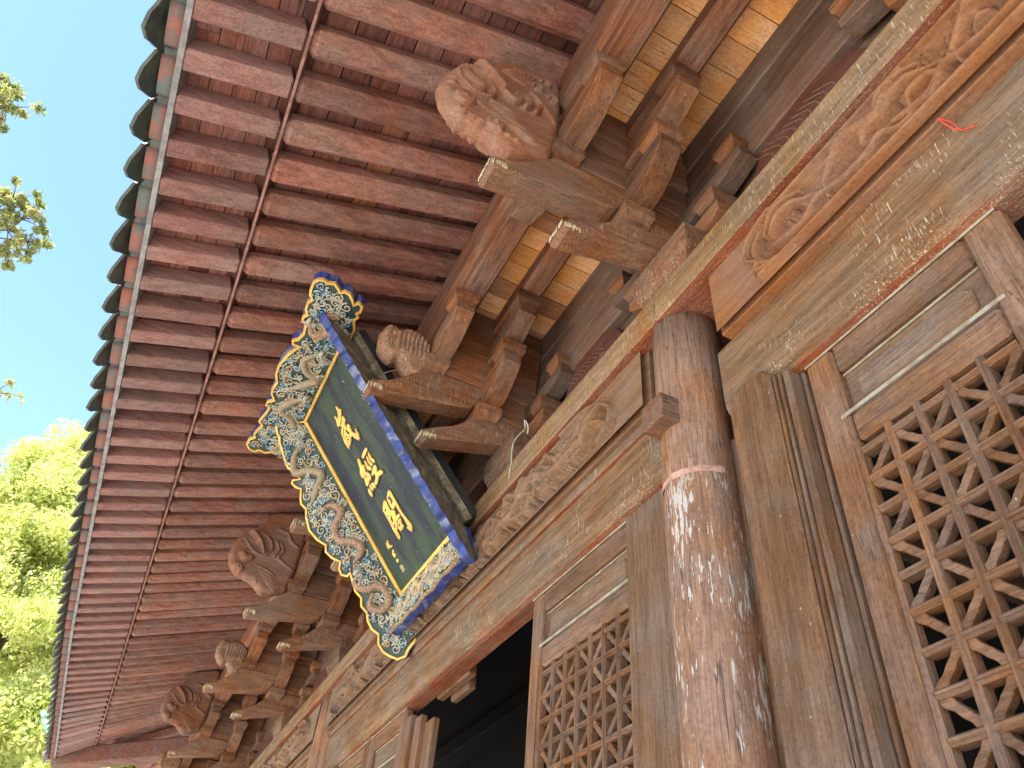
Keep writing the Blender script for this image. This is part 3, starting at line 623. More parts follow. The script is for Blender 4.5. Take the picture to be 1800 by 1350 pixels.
def strip(P0, P1, t0, t1, th, nseg):
    """plank between two lines given as functions of t, thickness th upwards"""
    vs = []; fs = []
    for k in range(nseg + 1):
        t = t0 + (t1 - t0) * k / nseg
        p, q = P0(t), P1(t); vs += [p, q, (q[0], q[1], q[2] + th), (p[0], p[1], p[2] + th)]
    for k in range(nseg):
        for j in range(4): fs.append((4 * k + j, 4 * k + (j + 1) % 4, 4 * k + 4 + (j + 1) % 4, 4 * k + 4 + j))
    fs += [(3, 2, 1, 0), tuple(4 * nseg + j for j in range(4))]
    return vs, fs
def rafter_top(f):      # point on the upper face of the common rafters
    def g(t, f=f): a = (Xp(t), Yp, Zp + .002 * max(0, t - 10) ** 2 + .172); b = (t, Yi(t), Zi(t) + .160); return tuple(a[i] + (b[i] - a[i]) * f for i in range(3))
    return g
def fly_top(f):
    def g(t, f=f): a = (t, Yi(t), Zi(t) + .168); b = (Xo(t), Yo(t) + .01, Zo(t) + .157); return tuple(a[i] + (b[i] - a[i]) * f for i in range(3))
    return g
rb = random.Random(11)
rows = 9
for r in range(rows):
    t = T0 - rb.uniform(0, 2)
    while t < TE:
        L = rb.uniform(1.5, 3.6); t1 = min(t + L, TE + .1); e = rb.uniform(.001, .006)
        f0, f1 = r / rows + .004, (r + 1) / rows - .001
        v, f = strip(rafter_top(f0), rafter_top(f1), t + .002, t1 - .002, .022 + e, max(1, int(t1 - t)))
        link('roof_board', mesh('roof_board', v, f), W['roofboard'], hall); t = t1
rows = 5
for r in range(rows):
    t = T0 - rb.uniform(0, 2)
    while t < TE:
        L = rb.uniform(1.2, 3.0); t1 = min(t + L, TE + .1); e = rb.uniform(.001, .006)
        v, f = strip(fly_top(r / rows + .006), fly_top((r + 1) / rows - .002), t + .002, t1 - .002, .022 + e, max(1, int(t1 - t)))
        link('roof_board', mesh('roof_board', v, f), W['roofboard'], hall); t = t1
for k in range(int((TE - T0) / 2.4) + 1):
    t, t1 = T0 + 2.4 * k, min(T0 + 2.4 * k + 2.396, TE + .1)
    v, f = strip(lambda t: (t, Yi(t) + .032, Zi(t) - .013), lambda t: (t, Yi(t) + .050, Zi(t) - .019), t, t1, .19, 6)
    link('eave_lath', mesh('eave_lath', v, f), W['lath'], hall)
    v, f = strip(lambda t: (Xo(t), Yo(t) + .003, Zo(t) + .0), lambda t: (Xo(t), Yo(t) + .036, Zo(t) - .008), t, t1, .155, 6)
    link('eave_edging', mesh('eave_edging', v, f), W['slate'], hall)
# roof skin above, so that no daylight leaks in, rising towards the ridge
v, f = strip(lambda t: (Xo(t), Yo(t) - .02, Zo(t) + .22), lambda t: (Xp(t), -6.0, 11.0), T0 - 2, TE, .05, 24)
link('roof_bed', mesh('roof_bed', v, f), W['black'], hall)
v, f = strip(lambda t: (Xp(t), .62, 6.86), lambda t: (Xp(t), -.5, 6.86), T0 - 2, TE, .04, 4); link('roof_bed', mesh('roof_bed', v, f), W['black'], hall)
# tiles
TS = .345
def arc_tile(R, half, L, th, up):
    """curved tile profile: local x across, y along the slope (outwards), z up; up=-1 hangs like a pan"""
    n = 8; vs = []; fs = []
    for yy in (0, L):
        for rr in (R, R - th):
            for k in range(n + 1):
                a = -half + 2 * half * k / n; vs.append((rr * math.sin(a), yy, up * (rr * math.cos(a) - R * math.cos(half))))
    m = n + 1
    for k in range(n):
        fs += [(k, k + 1, 2 * m + k + 1, 2 * m + k), (m + k + 1, m + k, 3 * m + k, 3 * m + k + 1), (k, m + k, m + k + 1, k + 1), (2 * m + k, 2 * m + k + 1, 3 * m + k + 1, 3 * m + k)]
    fs += [(0, 2 * m, 3 * m, m), (n, m + n, 3 * m + n, 2 * m + n)]
    return vs, fs
def place(vs, x, y, z, s=1.0, sl=-.2):
    c, d = math.cos(math.atan(sl)), math.sin(math.atan(sl))
    return [(x + a * s, y + b * c * s - e * d * s, z + b * d * s + e * c * s) for a, b, e in vs]
def drip_plate():
    """leaf-shaped plate that closes the low end of a pan tile"""
    n = 12; out = []
    for k in range(n + 1): u = -1 + 2 * k / n; out.append((u * .168, -.125 * (1 - abs(u) ** 1.8) - .012 * abs(math.cos(u * 6.5)) + .03))
    out += [(.168, .06), (-.168, .06)]
    return prism(out, lambda a, b, d: (a, d - .42 * b, b), 0, .024, .005)
v1, f1 = arc_tile(.19, .85, .34, .02, -1); v3, f3 = arc_tile(.085, 1.5, .36, .016, 1)
pv, pf = drip_plate(); mvv, mff = arc_tile(.20, .80, .105, .07, -1)
tl = random.Random(2); tx = 2.98 - TS * 12; k = 0
while True:
    t = tx + TS * k; k += 1
    if t > TE: break
    X = Xo(t); s = tl.uniform(.97, 1.03); y0, z0 = Yo(t) - .16, Zo(t) + .315
    yaw = tl.uniform(-.02, .02)
    o = link('pan_tile', mesh('pan_tile', place(v1, X, y0, z0 - .02, s), f1, True), W['tile'], hall)
    e = place([(0, .34, -.075)], X, y0, z0 - .02, s)[0]
    link('drip_tile', mesh('drip_tile', [(X + a * s + b * yaw, e[1] + b + tl.uniform(0, .001), e[2] + c2 * s - .108) for a, b, c2 in pv], pf), W['tile'], hall)
    link('mortar_bed', mesh('mortar_bed', place(mvv, X, y0 + .20, z0 - .2, s, -.25), mff, True), W['clay'], hall)
    o = link('cover_tile', mesh('cover_tile', place(v3, X + TS / 2, y0 + .02, z0 + .015, s), f3, True), W['tile'], hall)
    dv = [(0, 0, 0)] + [(.082 * math.cos(a), 0, .082 * math.sin(a)) for a in np.linspace(0, 2 * math.pi, 15)[:-1]]; m = 15
    dd = dv + [(a, .02, c2) for a, b, c2 in dv]; ff = [(0, 1 + i, 1 + (i + 1) % 14) for i in range(14)] + [(m, m + 1 + (i + 1) % 14, m + 1 + i) for i in range(14)] + [(1 + i, m + 1 + i, m + 1 + (i + 1) % 14, 1 + (i + 1) % 14) for i in range(14)]
    link('tile_end', mesh('tile_end', [(X + TS / 2 + a, place([(0, .375, 0)], 0, y0, z0)[0][1] + b, place([(0, .375, 0)], 0, y0, z0)[0][2] + .02 + c2) for a, b, c2 in dd], ff), W['tile'], o)
# corner beams and the upturned tip with its glazed tiles
v, f = beam((16.7, .2, 6.02), (19.75, 3.0, 5.90), .34, .36, .03); link('corner_beam', mesh('corner_beam', v, f), W['rafter'], hall)
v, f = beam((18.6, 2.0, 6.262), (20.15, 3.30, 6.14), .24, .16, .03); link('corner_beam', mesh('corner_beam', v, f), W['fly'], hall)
for k in range(6):
    p = np.array([19.7 + .15 * k, 3.1 + .11 * k, 6.50 + .02 * k * k]); v, f = tube([p, p + np.array([.19, .13, .045 + .02 * k])], [.10 - .004 * k, .088 - .004 * k], 10)
    link('ridge_tile', mesh('ridge_tile', v, f, True), W['gtile'], hall)
# the return side of the eaves beyond the corner
for k in range(8):
    yy = 2.5 - .34 * k; v, f = beam((17.2, yy * .3 - .3, 6.66), (19.7, yy, 6.22), .15, .15, .03); link('rafter', mesh('rafter', v, f), W['rafter'], hall)
v = [(16.9, -4, 6.9), (20.2, -4, 6.36), (20.3, 3.2, 6.4), (17.0, .4, 6.92)]; link('roof_bed', mesh('roof_bed', v + [(a, b, c + .05) for a, b, c in v], [(3, 2, 1, 0), (4, 5, 6, 7), (0, 1, 5, 4), (1, 2, 6, 5), (2, 3, 7, 6), (3, 0, 4, 7)]), W['roofboard'], hall)
box('side_wall', 17.1, 17.3, -5, -.1, 0, 6.9, W['dark_y'], hall, .01)
box('purlin', 17.3, 17.53, -3, .56, 6.2, 6.62, W['arm_y'], hall, .05)

# ---------------------------------------------------------------- doors, jambs, interior
YD = -.07
def lattice_leaf(xa, xb, zt=3.805, zb=.3, rows=None, lat_bottom=1.75, hinge=None, ang=0.0):
    lf = bpy.data.objects.new('door_leaf', None); COL.objects.link(lf); lf.parent = hall
    sw = .135
    def B(nm, x0, x1, y0, y1, z0, z1, m, c=.008): return box(nm, x0, x1, y0, y1, z0, z1, m, lf, c)
    B('stile', xa, xa + sw, YD - .06, YD, zb, zt, W['door_z'], .012); B('stile', xb - sw, xb, YD - .06, YD, zb, zt, W['door_z'], .012)
    B('rail', xa + sw + .001, xb - sw - .001, YD - .06, YD - .002, zt - .13, zt, W['door_x'], .012)
    B('rail', xa + sw + .001, xb - sw - .001, YD - .06, YD - .002, 3.345, 3.465, W['door_x'], .014)
    B('rail', xa + sw + .001, xb - sw - .001, YD - .06, YD - .002, lat_bottom - .12, lat_bottom, W['door_x'], .012)
    B('lower_panel', xa + sw + .001, xb - sw - .001, YD - .05, YD - .025, zb, lat_bottom - .121, W['panel'])
    # top panel: sunk field, raised middle, pale dusty lips
    x0, x1 = xa + sw + .002, xb - sw - .002
    B('panel', x0, x1, YD - .055, YD - .035, 3.467, zt - .132, W['panel'], .002)
    def pts(x, z, r): return [(x0 + x + r, 3.467 + z), (x1 - x - r, 3.467 + z), (x1 - x, 3.467 + z + r), (x1 - x, zt - .132 - z - r), (x1 - x - r, zt - .132 - z), (x0 + x + r, zt - .132 - z), (x0 + x, zt - .132 - z - r), (x0 + x, 3.467 + z + r)]
    v, f = prism(pts(.055, .045, .02), lambda a, b, d: (a, YD + d, b), -.036, -.02, .008); fm = [q for q in f]
    link('raised_field', mesh('raised_field', v, fm if True else f), W['panel'], lf)
    B('dusty_lip', xa + .004, xb - .004, YD + .001, YD + .007, zt - .012, zt + .002, W['dust'], .002)
    B('dusty_lip', x0, x1, YD - .034, YD - .026, zt - .142, zt - .1325, W['dust'], .002)
    B('dusty_lip', xa + sw * .75, xb - sw * .75, YD - .004, YD + .004, 3.4655, 3.482, W['dust'], .003)
    # beads down the stiles
    for x in (xa + sw - .028, xb - sw + .016): B('bead', x, x + .012, YD + .0005, YD + .007, zb, 3.34, W['door_z'], .003)
    # lattice
    zl1 = 3.343; nx = max(3, round((x1 - x0) / .121)); px = (x1 - x0) / nx; nz = int((zl1 - lat_bottom) / px)
    def ridge(p, q, w, d):      # bar with a ridged face
        p = np.array(p); q = np.array(q); t = (q - p) / np.linalg.norm(q - p); s = np.array([-t[1], t[0]])
        vs = []
        for e in (p, q):
            for off, y in ((-w / 2, -.052), (w / 2, -.052), (w / 2, -.010), (w * .22, 0), (.0, -.003), (-w * .22, 0), (-w / 2, -.010)):
                vs.append((e[0] + s[0] * off, YD - .006 + d + y, e[1] + s[1] * off))
        n = 7; return vs, [(i, (i + 1) % n, n + (i + 1) % n, n + i) for i in range(n)] + [tuple(range(n))[::-1], tuple(range(n, 2 * n))]
    for i in range(1, nx):
        v, f = ridge((x0 + px * i, lat_bottom), (x0 + px * i, zl1), .030, .002); link('lattice_bar', mesh('lattice_bar', v, f), W['door_z'], lf)
    zs0 = zl1 - .035
    for j in range(nz + 1):
        z = zs0 - px * j
        if z < lat_bottom: break
        v, f = ridge((x0, z), (x1, z), .028, 0.0); link('lattice_bar', mesh('lattice_bar', v, f), W['door_x'], lf)
    cache = {}
    def wavy(sgn):
        L = px * 1.414; out = []; n = 16
        wf = lambda u: .0105 + .0075 * max(0, 1 - 2.4 * min(u, 1 - u)) + .0042 * abs(math.sin(u * math.pi * 3))
        for k in range(n + 1): u = k / n; out.append((u * L, wf(u)))
        for k in range(n, -1, -1): u = k / n; out.append((u * L, -wf(u)))
        c = math.sqrt(.5); v, f = prism(out, lambda a, b, d: (a * c - sgn * b * c, d, sgn * a * c + b * c), -.045, -.0135, .003)
        me = mesh('lattice_piece', v, f); me.materials.append(W['door_x']); return me
    for j in range(-1, nz):
        for i in range(nx):
            z = zs0 - px * j
            if z - px < lat_bottom - .001: continue
            if j < 0: continue
            e = (i + j) % 2
            if e == 0:
                if 'd' not in cache: cache['d'] = wavy(-1)
                link('lattice_piece', cache['d'], None, lf, (x0 + px * i, YD - .006, z))
            else:
                if 'u' not in cache: cache['u'] = wavy(1)
                link('lattice_piece', cache['u'], None, lf, (x0 + px * i, YD - .006, z - px))
    if hinge is not None:
        lf.matrix_local = Matrix.Translation((hinge, YD - .06, 0)) @ Matrix.Rotation(ang, 4, 'Z') @ Matrix.Translation((-hinge, -YD + .06, 0))
    return lf
lattice_leaf(.637, 1.507)
lattice_leaf(2.66, 3.83)
lattice_leaf(-.29, .60, hinge=-.29, ang=math.radians(-38))
lattice_leaf(5.98, 6.9)
lattice_leaf(6.92, 7.84)
for x0, x1, y, z in ((5.875, 5.975, -.075, 3.73), (5.74, 5.87, -.11, 3.70), (5.57, 5.735, -.15, 3.64)): box('folded_leaf_edge', x0, x1, y - .06, y, .3, z, W['door_z'], hall, .01)
lattice_leaf(8.9, 9.9)
def jamb(xa, xb, y, zt, round_top=False):
    pr = [(xa, .25), (xb, .25)]
    if round_top: pr += [(xb, zt - .03), (xb - .07, zt), (xa + .09, zt + .0), (xa + .035, zt - .012), (xa, zt - .06)]
    else: pr += [(xb, zt), (xa, zt)]
    v, f = prism(pr, lambda a, b, d: (a, d, b), -.12, y, .012)
    j = link('jamb_board', mesh('jamb_board', v, f), W['jamb'], hall); return j
jamb(1.60, 1.85, .035, 3.87, True); box('filler_board', 1.80, 2.12, -.2, -.10, .25, 3.798, W['jamb'], hall, .004)
for x0, x1, y in ((1.512, 1.53, -.06), (1.532, 1.566, .0), (1.568, 1.582, .012), (1.584, 1.598, .024)): box('jamb_moulding', x0, x1, -.14, y, .25, 3.798, W['jamb'], hall, .008)
jamb(2.335, 2.78, -.045, 3.798); jamb(7.86, 8.22, -.03, 3.798); jamb(8.5, 8.88, -.03, 3.798); jamb(13.92, 14.25, -.03, 3.798)
# dark room behind
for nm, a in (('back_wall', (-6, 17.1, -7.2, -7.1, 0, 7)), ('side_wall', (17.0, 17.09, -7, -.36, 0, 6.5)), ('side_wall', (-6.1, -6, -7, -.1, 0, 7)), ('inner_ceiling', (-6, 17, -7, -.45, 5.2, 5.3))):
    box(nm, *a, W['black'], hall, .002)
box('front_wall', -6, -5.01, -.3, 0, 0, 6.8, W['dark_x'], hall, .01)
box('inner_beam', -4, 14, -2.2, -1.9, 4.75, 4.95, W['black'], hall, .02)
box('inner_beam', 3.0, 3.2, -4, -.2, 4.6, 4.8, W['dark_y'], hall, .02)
# ---------------------------------------------------------------- name plaque
PQ = json.loads('''{"bl":[5.6358,0.25,4.5395],"H":1.7655,"W":1.0768,"v":[0.0,0.6577,0.75328],"n":[0.0,0.75328,-0.6577],"c1":[[[0.57,1.527],[0.589,1.516],[0.592,1.487],[0.615,1.475],[0.616,1.453],[0.58,1.43],[0.552,1.423],[0.526,1.391],[0.516,1.404],[0.497,1.4],[0.492,1.381],[0.475,1.397],[0.454,1.395],[0.446,1.409],[0.461,1.434],[0.475,1.451],[0.475,1.486],[0.488,1.49],[0.497,1.457],[0.51,1.446],[0.537,1.46],[0.561,1.483]],[[0.589,1.417],[0.6,1.405],[0.605,1.377],[0.597,1.365],[0.563,1.358],[0.553,1.344],[0.571,1.288],[0.569,1.264],[0.555,1.277],[0.533,1.331],[0.522,1.343],[0.456,1.327],[0.445,1.304],[0.445,1.251],[0.448,1.215],[0.446,1.191],[0.428,1.187],[0.419,1.204],[0.415,1.254],[0.442,1.341],[0.462,1.35],[0.493,1.359],[0.508,1.383],[0.551,1.389],[0.563,1.415]],[[0.528,1.335],[0.538,1.319],[0.527,1.305],[0.528,1.282],[0.539,1.267],[0.536,1.242],[0.524,1.216],[0.493,1.203],[0.462,1.197],[0.454,1.211],[0.452,1.256],[0.46,1.307],[0.493,1.324]],[[0.585,1.331],[0.608,1.323],[0.617,1.299],[0.604,1.287],[0.597,1.253],[0.616,1.228],[0.631,1.208],[0.652,1.211],[0.66,1.231],[0.678,1.236],[0.667,1.214],[0.67,1.186],[0.651,1.148],[0.627,1.143],[0.613,1.159],[0.584,1.199],[0.575,1.229],[0.558,1.223],[0.541,1.231],[0.546,1.249],[0.564,1.276],[0.567,1.308]]],"c2":[[[0.655,1.051],[0.664,1.039],[0.661,1.024],[0.639,1.022],[0.567,1.013],[0.543,1.015],[0.532,1.03],[0.546,1.04],[0.595,1.05]],[[0.647,1.006],[0.66,1.0],[0.66,0.975],[0.652,0.959],[0.674,0.92],[0.671,0.907],[0.653,0.902],[0.642,0.916],[0.625,0.951],[0.632,0.984]],[[0.601,1.0],[0.615,0.991],[0.613,0.968],[0.605,0.952],[0.625,0.922],[0.62,0.905],[0.601,0.902],[0.584,0.923],[0.579,0.956],[0.591,0.986]],[[0.543,0.993],[0.554,0.986],[0.556,0.962],[0.553,0.939],[0.576,0.918],[0.581,0.896],[0.561,0.886],[0.54,0.907],[0.52,0.916],[0.521,0.938],[0.534,0.976]],[[0.467,1.061],[0.485,1.054],[0.489,1.034],[0.48,1.01],[0.468,0.98],[0.487,0.989],[0.503,0.981],[0.506,0.964],[0.483,0.945],[0.475,0.925],[0.437,0.911],[0.41,0.911],[0.391,0.913],[0.381,0.928],[0.387,0.955],[0.391,0.969],[0.427,0.989],[0.442,1.022],[0.454,1.052]],[[0.475,0.925],[0.49,0.917],[0.507,0.892],[0.513,0.868],[0.503,0.85],[0.481,0.842],[0.461,0.85],[0.423,0.836],[0.39,0.835],[0.382,0.852],[0.398,0.884],[0.417,0.906],[0.44,0.913]],[[0.604,0.886],[0.63,0.89],[0.648,0.885],[0.657,0.869],[0.649,0.853],[0.624,0.832],[0.64,0.826],[0.676,0.822],[0.694,0.807],[0.699,0.786],[0.686,0.777],[0.634,0.793],[0.608,0.793],[0.572,0.778],[0.538,0.77],[0.518,0.77],[0.508,0.784],[0.518,0.799],[0.564,0.812],[0.583,0.829],[0.579,0.848],[0.555,0.842],[0.537,0.848],[0.536,0.862],[0.564,0.874]],[[0.461,0.821],[0.48,0.816],[0.501,0.801],[0.504,0.774],[0.49,0.762],[0.473,0.764],[0.463,0.782]],[[0.43,0.825],[0.444,0.817],[0.453,0.772],[0.425,0.768],[0.416,0.794],[0.421,0.812]],[[0.379,0.816],[0.397,0.81],[0.402,0.777],[0.396,0.748],[0.379,0.739],[0.365,0.752],[0.361,0.785]]],"c3":[[[0.469,0.622],[0.497,0.63],[0.514,0.625],[0.52,0.605],[0.51,0.566],[0.505,0.521],[0.482,0.498],[0.446,0.478],[0.448,0.445],[0.447,0.382],[0.441,0.322],[0.424,0.309],[0.408,0.312],[0.401,0.335],[0.4,0.404],[0.411,0.489],[0.413,0.561],[0.406,0.585]],[[0.59,0.636],[0.62,0.65],[0.641,0.648],[0.652,0.631],[0.649,0.553],[0.642,0.439],[0.672,0.313],[0.664,0.287],[0.637,0.267],[0.62,0.275],[0.593,0.322],[0.603,0.326],[0.618,0.32],[0.623,0.371],[0.614,0.487],[0.615,0.522],[0.568,0.513],[0.547,0.519],[0.539,0.537],[0.55,0.615],[0.569,0.628]],[[0.515,0.531],[0.527,0.522],[0.552,0.512],[0.566,0.494],[0.536,0.459],[0.589,0.456],[0.605,0.436],[0.59,0.429],[0.525,0.43],[0.503,0.418],[0.465,0.38],[0.45,0.377],[0.443,0.4],[0.448,0.445],[0.452,0.455],[0.48,0.447],[0.476,0.461],[0.498,0.505]],[[0.547,0.426],[0.586,0.416],[0.562,0.382],[0.568,0.351],[0.538,0.344],[0.495,0.344],[0.486,0.361],[0.489,0.391],[0.514,0.412]]],"h":[[[0.536,1.314],[0.544,1.293],[0.546,1.26],[0.53,1.284],[0.529,1.302]],[[0.488,1.279],[0.502,1.274],[0.491,1.266],[0.483,1.272]],[[0.49,1.25],[0.504,1.244],[0.495,1.231],[0.482,1.238]],[[0.458,0.91],[0.46,0.897],[0.45,0.882],[0.447,0.892]],[[0.577,0.616],[0.614,0.608],[0.611,0.56],[0.573,0.554],[0.596,0.581],[0.578,0.6]],[[0.456,0.577],[0.463,0.569],[0.451,0.558],[0.44,0.562]],[[0.446,0.524],[0.453,0.518],[0.444,0.511],[0.436,0.514]],[[0.53,0.396],[0.54,0.39],[0.522,0.377],[0.511,0.379]],[[0.452,0.427],[0.472,0.42],[0.45,0.404],[0.438,0.405]]],"sig":[[[0.221,0.398],[0.235,0.395],[0.236,0.387],[0.225,0.369],[0.237,0.34],[0.266,0.336],[0.26,0.329],[0.238,0.327],[0.201,0.339],[0.179,0.337],[0.179,0.344],[0.175,0.352],[0.173,0.362],[0.191,0.394],[0.203,0.391],[0.209,0.377]],[[0.224,0.309],[0.24,0.302],[0.242,0.29],[0.223,0.282],[0.241,0.258],[0.232,0.254],[0.223,0.263],[0.225,0.248],[0.213,0.248],[0.207,0.257],[0.202,0.245],[0.191,0.246],[0.19,0.269],[0.189,0.287],[0.208,0.293]],[[0.2,0.228],[0.218,0.225],[0.231,0.226],[0.235,0.216],[0.227,0.203],[0.211,0.202],[0.194,0.2],[0.192,0.212]]],"seal":[[[0.194,0.166],[0.246,0.166],[0.248,0.113],[0.196,0.109]]],"top":[[1.162,-0.039],[1.326,-0.038],[1.409,-0.006],[1.461,-0.025],[1.489,-0.002],[1.516,-0.021],[1.579,-0.018],[1.602,0.012],[1.595,0.037],[1.565,0.049],[1.609,0.069],[1.652,0.104],[1.664,0.151],[1.635,0.175],[1.663,0.194],[1.7,0.237],[1.681,0.284],[1.692,0.319],[1.678,0.357],[1.631,0.386],[1.555,0.386],[1.499,0.376],[1.462,0.345],[1.416,0.37],[1.346,0.367],[1.288,0.34],[1.25,0.363],[1.211,0.358],[1.189,0.325],[1.21,0.302],[1.157,0.321],[1.077,0.311],[0.994,0.334],[0.956,0.37],[0.913,0.353],[0.915,0.302],[0.804,0.354],[0.738,0.372],[0.611,0.398],[0.499,0.393],[0.399,0.361],[0.29,0.375],[0.233,0.368],[0.154,0.325],[0.104,0.374],[0.051,0.374],[0.038,0.34],[-0.054,0.35],[-0.204,0.379],[-0.247,0.337],[-0.331,0.363],[-0.409,0.378],[-0.458,0.361],[-0.517,0.4],[-0.604,0.404],[-0.667,0.367],[-0.683,0.311],[-0.634,0.27],[-0.65,0.213],[-0.587,0.148],[-0.591,0.114]],"left":[[0.245,1.941],[0.272,1.883],[0.289,1.832],[0.287,1.792],[0.308,1.753],[0.343,1.585],[0.351,1.502],[0.31,1.41],[0.298,1.349],[0.361,1.385],[0.386,1.358],[0.37,1.303],[0.337,1.263],[0.379,1.205],[0.4,1.151],[0.382,1.087],[0.416,1.025],[0.446,0.91],[0.421,0.794],[0.377,0.715],[0.405,0.667],[0.38,0.586],[0.33,0.52],[0.37,0.482],[0.378,0.423],[0.334,0.378],[0.301,0.389],[0.315,0.335],[0.337,0.238],[0.32,0.165],[0.353,0.108],[0.336,0.036],[0.363,-0.024],[0.365,-0.099],[0.335,-0.163],[0.375,-0.228],[0.37,-0.305],[0.338,-0.362],[0.29,-0.421],[0.216,-0.437],[0.163,-0.404],[0.082,-0.38],[0.011,-0.306],[-0.005,-0.241]]}''')
bl = np.array(PQ['bl']); H = PQ['H']; PW = 1.175; pv_ = np.array(PQ['v']); pn = np.array(PQ['n']); pu = np.array([-1.0, 0, 0])
plq = bpy.data.objects.new('name_plaque', None); COL.objects.link(plq); plq.location = bl
plq['label'] = 'tilted black hanging name plaque with gold characters and painted dragon wings'; plq['category'] = 'plaque'
FB = lambda a, b, d: tuple(pu * a + pv_ * b + pn * d)
v, f = prism([(0, 0), (PW, 0), (PW, H), (0, H)], FB, -.05, 0, .002); board = link('board', mesh('board', v, f), W['lacquer'], plq)
v, f = prism([(.03, .03), (PW + .035, .03), (PW + .035, H + .03), (.03, H + .03)], FB, -.19, -.111, .004); link('back_rail', mesh('back_rail', v, f), W['lacdark'], plq)
v, f = prism([(.01, .01), (PW + .055, .01), (PW + .055, H + .05), (.01, H + .05)], FB, -.11, -.051, .004); link('back_frame', mesh('back_frame', v, f), W['plaqueback'], plq)
for q in ([(-.012, -.012), (.024, .012), (.024, H - .012), (-.012, H + .012)], [(-.012, -.012), (PW + .012, -.012), (PW - .024, .022), (.024, .012)], [(PW - .024, .022), (PW + .012, -.012), (PW + .012, H + .012), (PW - .024, H - .012)], [(.024, H - .012), (PW - .024, H - .012), (PW + .012, H + .012), (-.012, H + .012)]):
    v, f = prism(q, FB, .0005, .016, .004); link('gold_trim', mesh('gold_trim', v, f), W['gilt'], plq)
def glyph(name, polys, mat, e0=.0008, th=.012, c=.0018):
    mb = MB()
    for i, p in enumerate(polys): v, f = prism(p, FB, e0, th + .0004 * i, c); mb.add(v, f)
    return link(name, mb.mesh(name), mat, board)
for key in ('c1', 'c2', 'c3'):
    glyph('gold_character', PQ[key], W['gilt'])
    sh = []
    for p in PQ[key]:
        c = np.mean(np.array(p), 0); sh.append([tuple(c + (np.array(q) - c) * (1 + .012 / max(.02, np.linalg.norm(np.array(q) - c)))) for q in p])
    glyph('dark_outline', sh, W['lacdark'], .0003, .0035, .001)
for i, p in enumerate(PQ['h']): v, f = prism(p, FB, .004, .0165); link('dark_inlay', mesh('dark_inlay', v, f), W['lacdark'], board)
for p in PQ['sig']: glyph('signature_character', [p], W['gilt'], th=.004, c=.0006)
sl_ = PQ['seal'][0]; glyph('seal', [sl_], W['ochre'], th=.003, c=.0006); sc = np.mean(np.array(sl_), 0)
glyph('seal_mark', [[tuple(sc + (np.array(q) - sc) * k) for q in sl_] for k in (.72,)], W['lacdark'], .002, .0042, .0006)
glyph('seal_mark', [[tuple(sc + np.array((dx - .0035, -.018))), tuple(sc + np.array((dx + .0035, -.018))), tuple(sc + np.array((dx + .0035 + (.006 if dx > 0 else 0), .018))), tuple(sc + np.array((dx - .0035, .018)))] for dx in (-.01, .002, .012)], W['ochre'], .003, .006, .0006)
# splash marks of bird droppings
CA, SA = math.cos(math.radians(40)), math.sin(math.radians(40)); CT, ST = math.cos(math.radians(50)), math.sin(math.radians(50))
wl = -pu * CA + pn * SA; wr = pu * math.cos(math.radians(50)) + pn * math.sin(math.radians(50)); wt = pv_ * CT + pn * ST; wb = -pv_ * CA + pn * SA
def wing_fn(o, a_, b_):
    n_ = np.cross(a_, b_); n_ /= np.linalg.norm(n_)
    if n_ @ pn < 0: n_ = -n_
    return lambda a, b, d: tuple(o + a_ * a + b_ * b + n_ * d)
O0 = np.zeros(3); OR = pu * PW; OT = pv_ * H
WINGS = [('left', [tuple(p) for p in PQ['left']] + [(0.0, -.2), (0.0, H)], wing_fn(O0, wl, pv_)),
         ('right', [(.0, 1.86)] + [(.275 + .02 * abs(math.sin(math.pi * q / 8)) + .03 * math.sin(math.pi * q / 144), 1.90 - q * 2.20 / 144) for q in range(145)] + [(0.0, -.27), (0.0, H)], wing_fn(OR, wr, pv_)),
         ('top', [tuple(p) for p in PQ['top']] + [(-.0, .0), (PW, .0)], wing_fn(OT, pu, wt)),
         ('bottom', [(-.03, 0), (-.2, .22), (-.14, .28), (.0, .265), (.12, .29), (.28, .27), (.42, .3), (.6, .275), (.76, .3), (.92, .27), (1.08, .295), (1.22, .27), (1.3, .22), (PW + .03, 0)], wing_fn(O0, pu, wb))]
def inner(poly, e):
    n = len(poly); r = []; A = sum(poly[i][0] * poly[(i + 1) % n][1] - poly[(i + 1) % n][0] * poly[i][1] for i in range(n)); s = 1 if A > 0 else -1
    for i in range(n):
        a, b, g = np.array(poly[i - 1]), np.array(poly[i]), np.array(poly[(i + 1) % n]); t1 = (b - a) / (np.linalg.norm(b - a) + 1e-9); t2 = (g - b) / (np.linalg.norm(g - b) + 1e-9)
        m = t1 + t2; m = m / (np.linalg.norm(m) + 1e-9); r.append(tuple(b + np.array([-m[1], m[0]]) * e * s))
    return r
def edge_dist(poly, x, y):
    ins = False; D = 9; n = len(poly)
    for i in range(n):
        ax, ay = poly[i]; bx, by = poly[(i + 1) % n]; dx, dy = bx - ax, by - ay; t = max(0, min(1, ((x - ax) * dx + (y - ay) * dy) / (dx * dx + dy * dy + 1e-12)))
        D = min(D, math.hypot(x - ax - dx * t, y - ay - dy * t))
        if (ay > y) != (by > y) and x < (bx - ax) * (y - ay) / (by - ay + 1e-12) + ax: ins = not ins
    return D if ins else -D
